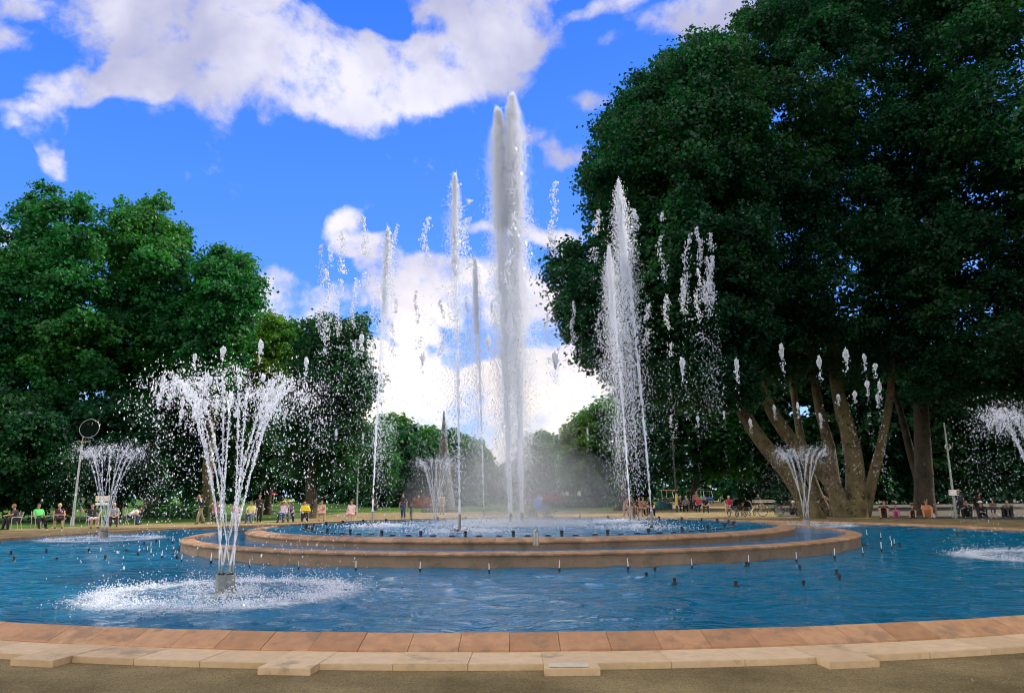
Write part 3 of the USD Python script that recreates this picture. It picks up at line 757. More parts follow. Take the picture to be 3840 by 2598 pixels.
def plume(rng, top, base, n, rb, rt, size, core, tail=0.75):
    """falling spray round a rising stream: wide at the bottom, close at the top"""
    t = rng.beta(1.05, 1.9, n) * tail
    z = top[2] + (base[2] - top[2]) * t
    ax = top + (base - top) * ((top[2] - z) / (top[2] - base[2]))[:, None]
    rad = (rt + (rb - rt) * np.sqrt(t / tail)) * np.clip(.42 + t * 6, 0, 1) * np.abs(rng.normal(size=n)) ** .8 * .62
    a = rng.uniform(0, 2 * np.pi, n)
    rag = .55 + .9 * meshkit.fbm(np.stack([np.cos(a) * 1.6, np.sin(a) * 1.6, z * 1.1], 1) + top[0] * 9, 3); rad = rad * rag
    p = np.stack([ax[:, 0] + rad * np.cos(a), ax[:, 1] + rad * np.sin(a), z + rng.normal(size=n) * .12], 1)
    # the solid looking head
    m = core
    tt = rng.random(m) ** 1.3 * .30; zc = top[2] + (base[2] - top[2]) * tt; axc = top + (base - top) * tt[:, None]
    ac = rng.uniform(0, 2 * np.pi, m); rc = rt * (.42 + .58 * np.sqrt(tt / .30)) * np.sqrt(rng.random(m)) * .75 * (.45 + 1.1 * meshkit.fbm(np.stack([np.cos(ac) * 2, np.sin(ac) * 2, zc * 2.2], 1) + top[0] * 7, 3)); zc = zc + rng.normal(size=m) * .08
    q = np.stack([axc[:, 0] + rc * np.cos(ac), axc[:, 1] + rc * np.sin(ac), zc], 1)
    return np.vstack([p, q]), np.concatenate([size * (.6 + .8 * rng.random(n)), size * 1.1 * (.7 + .6 * rng.random(m))])


def burst_nozzle(t, pipe_h, arms, r=.04):
    obj('pipe', tube([(0, 0, -.2), (0, 0, pipe_h * .7), (0, 0, pipe_h)], [r * 1.15, r, r * .8], 10), M['grey_pipe'], t, smooth=40)
    obj('collar', lathe([(r, .05), (r * 2, .05), (r * 2.1, -.02), (r, -.04)][::-1], 12), M['nozzle_black'], t)
    for k in range(arms):
        a = 2 * math.pi * k / arms + .3; c, s = math.cos(a), math.sin(a)
        arm = tube([(c * q, s * q, z) for q, z in ((.03, .0), (.12, .07), (.22, .09), (.30, .05))], .016, 5)
        hd = lathe([(.001, 0), (.045, .0), (.05, .03), (.06, .035), (.06, .05), (.001, .05)], 9)
        obj('lamp_arm', cat_meshes([arm, (hd[0] + [c * .32, s * .32, .03], hd[1])]), M['nozzle_black'], t)


# the two middle jets
rng = np.random.default_rng(81)
MID = [('left one of the two tallest white jets in the very middle', deep(1915, 1955, 27.6), deep(1867, 420, 27.6), 40000, .70, 16000), ('right and highest of the two white jets in the very middle', deep(1958, 1955, 27.5), deep(1921, 368, 27.5), 56000, .70, 22000)]
for lb, b, tp, n, rb, core in MID:
    b = np.array([b[0], b[1], ZU])
    t = thing('tall_jet', lb, 'water jet', b)
    L = tp - b
    burst_nozzle(t, .42, 4, .055)
    u = np.linspace(0.026, .96, 90)[:, None]
    obj('stream', rope(L * u, .075, .17, rng, 9, .25, 3.0), M['white_spray'], t, smooth=True)
    p, s = plume(rng, L, np.zeros(3), n, rb, .34, .029, core, 1.0)
    obj('spray', drops(p, s, rng, 1.9), M['white_spray'], t, kind='stuff')
# five tall jets round them
TALL = [(250, deep(1705, 668, 23.0), 'front left'), (178, deep(1454, 867, 27.5), 'far left'), (106, deep(1781, 975, 32.0), 'rear'), (34, deep(2283, 938, 30.2), 'second from the right'), (322, deep(2320, 694, 24.5), 'far right')]
for deg, tp, where in TALL:
    b = ringpt(5.0, deg, ZU); t = thing('leaning_jet', f'tall thin jet with plume of drops, {where} of the five', 'water jet', b)
    L = tp - b
    burst_nozzle(t, .50, 3)
    u = np.linspace(0, 1, 110)[:, None]; curve = L * u + np.array([L[0], L[1], 0]) * (u ** 2 - u) * .35 + [0, 0, .5] * (1 - u)
    obj('stream', rope(curve[:98], .024, .046, rng, 6, .9, 9.0), M['clear_spray'], t, smooth=True)
    near = deg in (34, 322)
    p, s = plume(rng, L, np.array([L[0] * .55, L[1] * .55, .2]), 11000 if near else 7000, .85 if near else .60, .16, .028, 3600, .97)
    obj('spray', drops(p, s, rng, 1.8), M['white_spray'], t, kind='stuff')
    # loose lumps riding on the stream
    i = rng.integers(10, 108, 260); q = curve[i] + rng.normal(size=(260, 3)) * .09 * (i / 108)[:, None]
    obj('lumps', drops(q, rng.uniform(.03, .075, 260), rng, 1.5, True), M['clear_spray'], t, kind='stuff')


def string_jet(rng, top, L, n):
    """a broken string of water: dense at the top, single drops below"""
    z = top - L * rng.random(n) ** 1.1
    w = .035 + .055 * np.clip((top - z) / L, 0, 1)
    ph = rng.uniform(0, 9); sway = .07 * np.stack([np.sin(z * 2.1 + ph) + .6 * np.sin(z * 5.3), np.cos(z * 1.7 + ph) + .6 * np.cos(z * 6.1)], 1)
    keep = meshkit.noise(np.stack([z * 2.2 + ph, z * 0, z * 0], 1), 8) > .28
    p = np.concatenate([rng.normal(size=(n, 2)) * w[:, None] + sway, z[:, None]], 1)[keep]
    m = n // 3; z2 = top - L - rng.random(m) ** .7 * 3.5
    p2 = np.concatenate([rng.normal(size=(m, 2)) * .15, z2[:, None]], 1)
    s = np.concatenate([rng.uniform(.016, .046, len(p)), rng.uniform(.012, .03, m)])
    return drops(np.vstack([p, p2]), s, rng, 1.7, True)


for k in range(36):
    a = -91.7 + 10 * k; loc = ringpt(7.0, a, ZU); inward = -(loc - np.array([FC[0], FC[1], ZU])) * .035
    m = string_jet(rng, rng.uniform(9.3, 10.2) - ZU, rng.uniform(1.8, 3.4), int(rng.uniform(240, 420)))
    j = thing('broken_jet', 'broken string of water drops high above the middle pool nozzles', 'water jet', loc, group='broken jets rising from the ring in the middle pool')
    obj('drops', (m[0] + inward, m[1]), M['glassy_water'], j, kind='stuff')
for k in range(NB):
    a = -90 + 360 / NB * (k + .5); loc = ringpt(11.4, a, 0)
    ztop = 4.55 + rng.uniform(-.3, .45)
    w = rng.uniform(.04, .068); hgt = rng.uniform(.09, .17)
    j = thing('water_pulse', 'rounded head of a water pulse trailing drops above the outer nozzle ring', 'water jet', loc, group='pulses of water from the ring outside the stone rings')
    obj('head', blob(np.array([0, 0, ztop]), (w, w, hgt), rng, sub=3), M['glassy_water'], j, smooth=True)
    n = 30; zt = ztop - hgt * .4 - rng.random(n) * hgt * 2.4
    p = np.stack([rng.normal(size=n) * w * .55, rng.normal(size=n) * w * .55, zt], 1)
    n = 40; p2 = np.stack([rng.normal(size=n) * .045, rng.normal(size=n) * .045, ztop - hgt - rng.random(n) ** .8 * 2.8], 1)
    obj('drops', drops(np.vstack([p, p2]), np.concatenate([rng.uniform(.014, .036, 30), rng.uniform(.010, .025, 40)]), rng, 1.5, True), M['clear_spray'], j, kind='stuff')

def foam_material():
    N = Net(); p = N.add('texture_coordinate') + '.object'
    sp = N.add('separate_xyz', {}, vector=p)
    r = N.math('sqrt', N.math('add', N.math('multiply', sp + '.x', sp + '.x'), N.math('multiply', sp + '.y', sp + '.y')))
    band = N.ramp(N.math('multiply', r, 0.4), [(0.0, (.62,) * 3), (0.16, (.5,) * 3), (0.36, (.30,) * 3), (0.55, (.42,) * 3), (0.70, (.78,) * 3), (0.80, (.6,) * 3), (0.98, (.0,) * 3)])
    a = N.add('noise_texture', {'scale': 7.0, 'detail': 8.0, 'roughness': 0.72, 'distortion': 1.2}, vector=p) + '.fac'
    f = N.add('map_range', {'range_type': 'smoothstep', 'from_min': 0.68, 'from_max': 1.30, 'to_min': 0.0, 'to_max': 0.85}, value=N.math('add', N.math('multiply', a, 1.25), N.math('multiply', band, 0.45))) + '.result'
    d = N.add('diffuse_bsdf', {'color': (0.85, 0.90, 0.96)}) + '.BSDF'
    clear = N.add('transparent_bsdf', {}) + '.BSDF'
    out = N.add('mix_closure', {}, fac=f, closure1=clear, closure2=d) + '.closure'
    M['foam_water'] = N.build('foam_water', surface=out)


foam_material()
# the basket shaped clusters of jets
G9 = 9.81


def basket(loc, label, nspray, nfoam, seed, big=1.0):
    rng = np.random.default_rng(seed)
    t = thing('basket_fountain', label, 'fountain jets', loc)
    b = obj('base', lathe([(.12, -.12), (.15, -.10), (.15, .0), (.146, .03), (.146, .25), (.15, .26), (.15, .30), (.12, .30), (.12, .27), (.001, .27)], 24), M['grey_pipe'], t, smooth=35)
    obj('foot', box((0, 0, -.10), (.16, .16, .16)), M['nozzle_black'], t)
    for k in range(3):
        a = 2.1 * k + .4; obj('strut', tube([(.14 * math.cos(a), .14 * math.sin(a), .12), (.24 * math.cos(a), .24 * math.sin(a), -.06)], .012, 5), M['grey_pipe'], t)
    NJ = 6; allp = []
    for k in range(NJ):
        a = 2 * math.pi * k / NJ + .25
        p0 = np.array([.10 * math.cos(a), .10 * math.sin(a), .28]); rad = np.array([math.cos(a), math.sin(a), 0]); tan = np.array([-math.sin(a), math.cos(a), 0])
        d = np.array([0, 0, 1.0]) + rad * .06
        obj('tube', tube([p0, p0 + d * .07, p0 + d * .16], [.016, .014, .013], 7), M['grey_pipe'], t)
        obj('tube_collar', (lathe([(.014, 0), (.026, 0), (.026, .04), (.014, .045)], 8)[0] + p0, lathe([(.014, 0), (.026, 0), (.026, .04), (.014, .045)], 8)[1]), M['nozzle_black'], t)
        for sgn in (-1, 1):                                     # every tube throws two strands that cross their neighbours
            vel = rad * rng.uniform(-.03, .06) + tan * sgn * rng.uniform(1.22, 1.44) + np.array([0, 0, 7.55 + rng.uniform(-.25, .2)])
            tm = np.linspace(0, .64, 100)[:, None]
            path = p0 + d * .15 + vel * tm + np.array([0, 0, -G9 / 2]) * tm ** 2
            obj('stream', rope(path, .008, .0155, rng, 5, .95, 13.0), M['glassy_water'], t, smooth=True)
            n = int(nspray * .018); tt = rng.uniform(.10, .76, n)[:, None]
            allp.append((p0 + d * .15 + vel * tt + np.array([0, 0, -G9 / 2]) * tt ** 2 + rng.normal(size=(n, 3)) * .04 * tt ** .7, rng.uniform(.010, .026, n)))
    # crown of drops at the turning point, then the fall
    n = nspray; tt = np.where(rng.random(n) < .55, np.clip(rng.normal(.74, .12, n), .45, 1.1), rng.uniform(.6, 1.5, n))[:, None]
    a = rng.uniform(0, 2 * np.pi, n); c = np.stack([np.cos(a), np.sin(a), 0 * a], 1)
    vr = np.clip(rng.normal(1.15, .32, n), .2, 1.8)[:, None]
    lump = .10 * np.stack([np.sin(a * 5), np.cos(a * 7), np.sin(a * 9)], 1)
    vz = 7.55 + rng.normal(size=n) * .22
    p = c * (.12 + vr * tt) + lump + rng.normal(size=(n, 3)) * .05
    p[:, 2] += .3 + vz * tt[:, 0] - G9 / 2 * tt[:, 0] ** 2
    p = p[p[:, 2] > 0.05]
    lace = meshkit.fbm(p * 4.2 + seed, 2); p = p[(lace > .47) | ((p[:, 2] < 2.3) & (lace > .40))]
    allp.append((p, rng.uniform(.007, .019, len(p)) * (1 + .8 * (rng.random(len(p)) < .10))))
    P = np.vstack([x for x, _ in allp]); S = np.concatenate([y for _, y in allp])
    obj('spray', drops(P, S * big, rng, 1.7, True), M['clear_spray'], t, kind='stuff')
    for k in range(12):
        a = rng.uniform(0, 6.28); r = rng.uniform(.7, 1.2)
        obj('water_lump', blob(np.array([r * math.cos(a), r * math.sin(a), rng.uniform(2.9, 3.35)]), (.035, .035, rng.uniform(.05, .10)), rng, sub=2), M['glassy_water'], t, smooth=True)
    # foam where it falls
    obj('foam_patch', disc_sheet(.02, 2.5, .03, 90, 12, (0, 0)), M['foam_water'], t, smooth=True)
    n = nfoam; a = rng.uniform(0, 2 * np.pi, n); r = np.abs(np.where(rng.random(n) < .72, rng.normal(1.75, .20, n), np.where(rng.random(n) < .5, rng.normal(.45, .25, n), rng.normal(1.35, .55, n))))
    z = .03 + np.abs(rng.normal(size=n)) * .045 + np.where(rng.random(n) < .10, rng.random(n) * .20, 0)
    cl = meshkit.noise(np.stack([r * np.cos(a) * 4, r * np.sin(a) * 4, 0 * r], 1), seed) > .42; a, r, z = a[cl], r[cl], z[cl]; n = len(a)
    obj('foam', drops(np.stack([r * np.cos(a), r * np.sin(a), z], 1), rng.uniform(.010, .028, n), rng, 1.0), M['white_spray'], t, kind='stuff')
    return t


BK = [(252, 15.3, 'nearest basket of crossing water jets, left of the middle', 12000, 13000, 91), (171, 15.4, 'basket of crossing jets at the far left by the seated people', 5500, 4500, 92), (106, 15.4, 'small misty basket of jets in front of the monument', 5000, 2500, 93),
      (34, 15.4, 'basket of jets in front of the pale plane stems on the right', 5500, 4000, 94), (323, 15.0, 'basket of jets cut by the right edge of the photo', 10000, 6500, 95)]
for deg, r, lb, ns, nf, sd in BK: basket(ringpt(r, deg, ZW), lb, ns, nf, sd)

# splash and mist on the middle pool
rng = np.random.default_rng(99)
n = 9000; a = rng.uniform(0, 2 * np.pi, n); r = np.abs(rng.normal(0, 1.7, n)); z = np.abs(rng.normal(size=n)) * .10
P = [np.stack([FC[0] + r * np.cos(a), FC[1] + r * np.sin(a), ZU + z], 1)]
for deg, tp, _ in TALL:
    n = 1600; c = ringpt(4.6, deg, ZU); a = rng.uniform(0, 2 * np.pi, n); r = np.abs(rng.normal(0, .8, n))
    P.append(np.stack([c[0] + r * np.cos(a), c[1] + r * np.sin(a), c[2] + np.abs(rng.normal(size=n)) * .05], 1))
P = np.vstack(P)
f = obj('foam_splash', drops(P, rng.uniform(.02, .06, len(P)), rng, .8), M['white_spray'], kind='stuff', label='white splash and foam round the feet of the tall jets')
n = 16000; a = rng.uniform(0, 2 * np.pi, n); z = rng.random(n) ** 1.6 * 7; r = np.abs(rng.normal(0, 1, n)) * (1.3 + 2.6 * np.exp(-z / 3))
f = obj('fine_spray', drops(np.stack([FC[0] + r * np.cos(a), FC[1] + r * np.sin(a), ZU + z], 1), rng.uniform(.012, .03, n), rng, 1.2), M['clear_spray'], kind='stuff', label='fine drops drifting between the tall jets')
N = Net(); v = N.add('principled_volume', {'color': (0.90, 0.96, 1.0), 'density': 0.034, 'anisotropy': 0.1}) + '.volume'
M['mist'] = N.build('mist', volume=v)


def mist(c, rad, label):
    m = trimesh.creation.icosphere(3); v = np.array(m.vertices); v = v * (1 + .25 * (meshkit.fbm(v * 1.6 + c, 3) - .5))[:, None] * np.array(rad) + c
    v[:, 2] = np.maximum(v[:, 2], ZU + .06)
    obj('mist', (v, np.array(m.faces)), M['mist'], kind='stuff', label=label)


for i, k in enumerate((1.1, .9, .7, .5)):
    w = ['outermost', 'second', 'third', 'innermost'][i]
    mist(np.array([FC[0], FC[1], 1.2 + .1 * i]), (3.6 * k, 3.0 * k, 2.1 * k), f'thin low mist round the middle jets, {w} veil')
    mist(np.array([FC[0] - .1 + .03 * i, FC[1], 4.0 + .1 * i]), (1.9 * k, 1.6 * k, 5.4 * k), f'thin mist drifting up round the tallest jets, {w} veil')

# unseen planes added right, left and behind the viewer to shade water and foreground
for i, (x, y, R, seed) in enumerate([(34, 31, 9.5, 54), (28, 14.5, 9.5, 55), (44, 48, 9.0, 56), (-24, -12, 9.5, 57), (-7, -19, 9.5, 58), (11, -18, 9.5, 59), (27, -9, 9.5, 60), (-36, 4, 9.5, 61)]):
    rng = np.random.default_rng(seed); base = np.array([x, y, 0.0]); cs, rs = [], []
    while len(cs) < 210:
        q = rng.uniform(-1, 1, 3)
        if np.linalg.norm(q) > 1: continue
        cs.append(base + q * np.array([R, R, 11.5]) + [0, 0, 17.5]); rs.append(rng.uniform(1.4, 2.5))
    t = thing('giant_plane_tree', ['unseen plane tree added outside the right edge to shade the pool', 'unseen plane tree added outside the right edge to shade the foreground', 'unseen plane tree added for shade outside the right edge, farthest back', 'unseen plane tree added for shade behind the viewer on the left', 'unseen plane tree added for shade straight behind the viewer', 'unseen plane tree added for shade behind the viewer, just right', 'unseen plane tree added for shade behind the viewer at the right', 'unseen plane tree added for shade outside the left edge'][i], 'tree', base)
    parts = []
    p, r = limb(np.zeros(3), np.array([0.5, 0, 9.0]), .7, .45, rng, .03); parts.append(tube(p, r, 10))
    for k in range(16):
        e = cs[int(rng.integers(len(cs)))] - base; p2, r2 = limb(p[-1], e, .25, .04, rng, .07); parts.append(tube(p2, r2, 6))
    obj('trunk', cat_meshes(parts), M['plane_bark'], t, smooth=50)
    crown(t, base, cs, rs, 9, .36, rng, 'leaf_dark')

# ------------------------------------------------------------------ people
def cap(a, ra, b, rb, seg=10):
    sa = m3.Manifold.sphere(ra, seg).translate(tuple(map(float, a))); sb = m3.Manifold.sphere(rb, seg).translate(tuple(map(float, b)))
    return m3.Manifold.batch_hull([sa, sb])


def chain(pts, seg=10): return [cap(pts[i][0], pts[i][1], pts[i + 1][0], pts[i + 1][1], seg) for i in range(len(pts) - 1)]


def union(parts): return m3.Manifold.batch_boolean(parts, m3.OpType.Add)


def V(*a): return np.array(a, float)


POSES = {}


def pose(kind, rng, arms=None, lean=0.0, turn=0.0):
    """joints of an adult, facing -y; z up, origin on the ground below the seat or the feet"""
    j = {}; r = lambda s: rng.uniform(-s, s)
    if kind == 'chair':
        hip, sh, hd = V(0, .05, .53), V(r(.02), .10 - lean * .3, .98), V(r(.03), .05 - lean * .45, 1.21)
        for s in (-1, 1):
            j['knee', s] = V(s * (.13 + abs(r(.05))), -.38 + r(.03), .50); j['ankle', s] = V(s * (.13 + abs(r(.05))), -.40 + r(.10), .09)
    elif kind == 'ground':
        hip, sh, hd = V(0, .10, .20), V(r(.02), .02 - lean * .2, .64), V(r(.03), -.05 - lean * .3, .87)
        for s in (-1, 1):
            j['knee', s] = V(s * (.17 + abs(r(.05))), -.26, .52 + r(.03)); j['ankle', s] = V(s * (.16 + abs(r(.05))), -.46 + r(.04), .09)
    elif kind == 'bend':
        hip, sh, hd = V(0, .12, .53), V(0, -.25, .85), V(0, -.42, .98)
        for s in (-1, 1):
            j['knee', s] = V(s * .14, -.33, .50); j['ankle', s] = V(s * .14, -.30, .09)
    else:
        hip, sh, hd = V(0, 0, .93), V(0, .01 - lean * .1, 1.40), V(0, -.02 - lean * .12, 1.63)
        st = .22 if kind == 'walk' else .03
        for s in (-1, 1):
            j['knee', s] = V(s * .10, -.03 - s * st * .6, .50); j['ankle', s] = V(s * .11, .02 - s * st, .09 if s > 0 or kind != 'walk' else .13)
    j['hip'], j['shoulder'], j['head'] = hip, sh, hd
    for s in (-1, 1):
        S = sh + V(s * .185, 0, -.03)
        if arms == 'up': E, H = S + V(s * .17, -.16, .06), hd + V(s * .13, -.14, .04)
        elif arms == 'fold': E, H = S + V(s * .09, -.06, -.26), sh + V(-s * .10, -.24, -.27)
        elif arms == 'forward': E, H = S + V(s * .03, -.20, -.17), S + V(-s * .08, -.44, -.22)
        elif arms == 'back': E, H = S + V(s * .22, .05, -.12), S + V(s * .30, .10, .08) if s < 0 else S + V(.1, -.22, -.36)
        elif kind in ('chair', 'ground', 'bend'): E, H = (S + j['knee', s]) / 2 + V(s * .07, .02, -.05), j['knee', s] + V(-s * .10, -.05, .06)
        else: E, H = S + V(s * .06, .03, -.29), S + V(s * .08, -.05 + s * .04, -.53)
        j['sh', s], j['elbow', s], j['hand', s] = S, E, H
    return j


def person(label, where, kind, top, bottom, hair, skin=(0.40, 0.22, 0.14), face=0.0, scale=1.0, arms=None, lean=0.0, sleeves=.6, legs='long', long_hair=False, hat=None, shoes=(0.03, 0.03, 0.03), seed=0, group=None):
    rng = np.random.default_rng(1000 + seed); j = pose(kind, rng, arms, lean)
    t = thing('person', label, 'person', where, math.radians(face), group, scale)
    hip, sh, hd = j['hip'], j['shoulder'], j['head']; w = 1.0
    up = (hd - sh) / np.linalg.norm(hd - sh)
    chin = hd + V(0, -.03, -.085)
    mid = (hip + sh) / 2 + V(0, .01, 0)
    B = [cap(hip + V(-.09, 0, 0), .115, hip + V(.09, 0, 0), .115), cap(mid + V(-.07, 0, 0), .11, mid + V(.07, 0, 0), .11), cap(sh + V(-.12, 0, -.08), .105, sh + V(.12, 0, -.08), .105)]
    torso = [m3.Manifold.batch_hull(B[:2]), m3.Manifold.batch_hull(B[1:]), cap(j['sh', -1], .065, j['sh', 1], .065)]
    body = list(torso)
    body += [cap(sh + V(0, 0, -.02), .058, hd + V(0, .01, -.08), .052)]
    head = m3.Manifold.sphere(.092, 14).scale((.86, 1.02, 1.22)).translate(tuple(hd))
    body += [head, cap(chin + V(-.02, 0, 0), .038, chin + V(.02, 0, 0), .038), cap(hd + V(0, -.088, .01), .012, hd + V(0, -.108, -.022), .017, 8)]
    for s in (-1, 1):
        body += [m3.Manifold.sphere(.024, 8).scale((.5, 1, 1.3)).translate(tuple(hd + V(s * .082, .005, -.005)))]
        S, E, H = j['sh', s], j['elbow', s], j['hand', s]
        body += chain([(S, .056), (E, .042)]) + chain([(E, .041), (H, .029)])
        d = (H - E) / np.linalg.norm(H - E); side = np.cross(d, V(0, 0, 1)); side = side / (np.linalg.norm(side) + 1e-9)
        palm = H + d * .06; body += [m3.Manifold.batch_hull([cap(H + side * .012, .018, palm + side * .028, .014, 8), cap(H - side * .012, .018, palm - side * .028, .014, 8)])]
        for q in range(4):
            a = palm + side * (.030 - .020 * q); L = (.052, .062, .058, .045)[q]; c = V(0, 0, -.35)
            k1 = a + (d + c * .3) * L * .6; body += [cap(a, .0095, k1, .009, 6), cap(k1, .009, k1 + (d + c) * L * .5, .0075, 6)]
        th = H + d * .02 + side * .03 * s; body += [cap(th, .011, th + (d * .6 + side * .7 * s) * .045, .009, 6)]
        K_, A = j['knee', s], j['ankle', s]; hp = hip + V(s * .09, 0, -.02)
        body += chain([(hp, .092), (K_, .062)]) + [cap(K_, .060, (K_ * .62 + A * .38) + V(0, .02, 0), .056), cap((K_ * .62 + A * .38) + V(0, .02, 0), .056, A, .038)]
        f = V(0, -1, 0); body += [cap(A + V(0, .02, -.045), .036, A + f * .15 + V(s * .02, 0, -.06), .026)]
    sk = f'skin_{int(skin[0] * 100)}'
    if sk not in M: simple(sk, skin, 0.55, 0.12, 9.0, coords='object')
    obj('body', union(body), M[sk], t, smooth=50)
    # clothes follow the body
    def cloth(name, parts, color, key):
        k = f'cloth_{key}_' + '_'.join(str(int(c * 100)) for c in color)
        if k not in M: simple(k, color, 0.85, 0.22, 14.0, 0.006, 45.0, coords='object', spec=0.2)
        obj(name, union(parts), M[k], t, smooth=50)
    g = .016
    sq = lambda c, r, wd: cap(c + V(-wd, 0, 0), r + g, c + V(wd, 0, 0), r + g)
    T = [m3.Manifold.batch_hull([sq(hip + (mid - hip) * .25, .117, .09), sq(mid, .112, .075)]), m3.Manifold.batch_hull([sq(mid, .112, .075), sq(sh + V(0, 0, -.08), .105, .12)]), cap(j['sh', -1] * .93 + sh * .07, .062 + g, j['sh', 1] * .93 + sh * .07, .062 + g)]
    for s in (-1, 1):
        S, E, H = j['sh', s], j['elbow', s], j['hand', s]
        if sleeves > 0: T.append(cap(S, .060 + g, S + (E - S) * min(1, sleeves), .050 + g))
        if sleeves > 1: T.append(cap(E, .044 + g, E + (H - E) * .9, .032 + g))
    cloth('top', T, top, 'top')
    Bt = [cap(hip + V(-.09, 0, -.01), .116 + g * .8, hip + V(.09, 0, -.01), .116 + g * .8)]
    for s in (-1, 1):
        hp, K_, A = hip + V(s * .09, 0, -.02), j['knee', s], j['ankle', s]
        e = hp + (K_ - hp) * (.82 if legs == 'short' else 1.0); Bt.append(cap(hp, .098 + g, e, .072 + g))
        if legs == 'long': Bt += [cap(K_, .068 + g, A + V(0, 0, .03), .050 + g)]
    if legs == 'skirt': Bt.append(m3.Manifold.batch_hull(Bt[1:] + [m3.Manifold.sphere(.1, 8).translate(tuple((j['knee', -1] + j['knee', 1]) / 2))]))
    cloth('skirt' if legs == 'skirt' else 'shorts' if legs == 'short' else 'trousers', Bt, bottom, 'low')
    for s in (-1, 1):
        A = j['ankle', s]; cloth('shoe', [cap(A + V(0, .03, -.045), .042, A + V(s * .02, -.16, -.058), .034), ], shoes, 'shoe')
    hs = m3.Manifold.sphere(.104, 14).scale((.9, 1.03, 1.18)).translate(tuple(hd + V(0, .014, .014)))
    cut = m3.Manifold.cube([.3, .2, .3], True).translate(tuple(hd + V(0, -.145, -.10))) + m3.Manifold.cube([.3, .5, .2], True).translate(tuple(hd + V(0, 0, -.20)))
    hp_ = [hs - cut]
    if long_hair: hp_.append(m3.Manifold.batch_hull([cap(hd + V(-.05, .06, -.02), .055, hd + V(.05, .06, -.02), .055), cap(sh + V(-.06, .09, -.06), .04, sh + V(.06, .09, -.06), .04)]))
    cloth('hair', hp_, hair, 'hair')
    e = [m3.Manifold.sphere(.010, 6).translate(tuple(hd + V(s * .032, -.084, .018))) for s in (-1, 1)]
    obj('eyes', union(e), M['nozzle_black'], t)
    obj('mouth', trimesh.Trimesh(*meshkit.arrays(cap(hd + V(-.02, -.084, -.058), .006, hd + V(.02, -.084, -.058), .006, 6))[:2]), M[sk], t)
    if hat:
        hb = lathe([(.0005, .155), (.06, .15), (.098, .12), (.108, .07), (.112, .055), (.19, .035), (.195, .03), (.11, .045)], 18)
        cloth('hat', [m3.Manifold.sphere(.112, 14).scale((1, 1.05, .9)).translate(tuple(hd + V(0, .01, .045))) - m3.Manifold.cube([.4, .4, .2], True).translate(tuple(hd + V(0, 0, -.06))), m3.Manifold.cylinder(.014, .19, .185, 18).translate(tuple(hd + V(0, 0, .045)))], hat, 'hat')
    return t


simple('chair_metal', (0.50, 0.52, 0.52), 0.4, metallic=0.6)
simple('chair_slat', (0.10, 0.07, 0.05), 0.6, 0.2, 12.0, coords='object')
CHAIR = None


def chair(label, where, face):
    """metal park chair: four legs, arms, slatted seat and back"""
    global CHAIR
    gr = 'park chairs set along the path round the fountain'
    if CHAIR is not None: return copy_of(CHAIR, 'park_chair', label, 'chair', where, math.radians(face), gr)
    t = CHAIR = thing('park_chair', label, 'chair', where, math.radians(face), gr)
    for s in (-1, 1):
        obj('leg', tube([(s * .25, -.22, 0), (s * .25, -.22, .40), (s * .25, -.20, .64)], .016, 6), M['chair_metal'], t)
        obj('leg', tube([(s * .25, .30, 0), (s * .25, .22, .42), (s * .25, .34, .92)], .016, 6), M['chair_metal'], t)
        obj('arm', tube([(s * .25, -.20, .64), (s * .25, .05, .655), (s * .25, .26, .64)], .018, 6), M['chair_metal'], t)
    for k in range(6): obj('seat_slat', box((0, -.19 + k * .075, .415), (.50, .06, .02)), M['chair_slat'], t)
    for k in range(5): obj('back_slat', box((0, .255 + k * .022, .52 + k * .085), (.50, .018, .06)), M['chair_slat'], t)
    return t


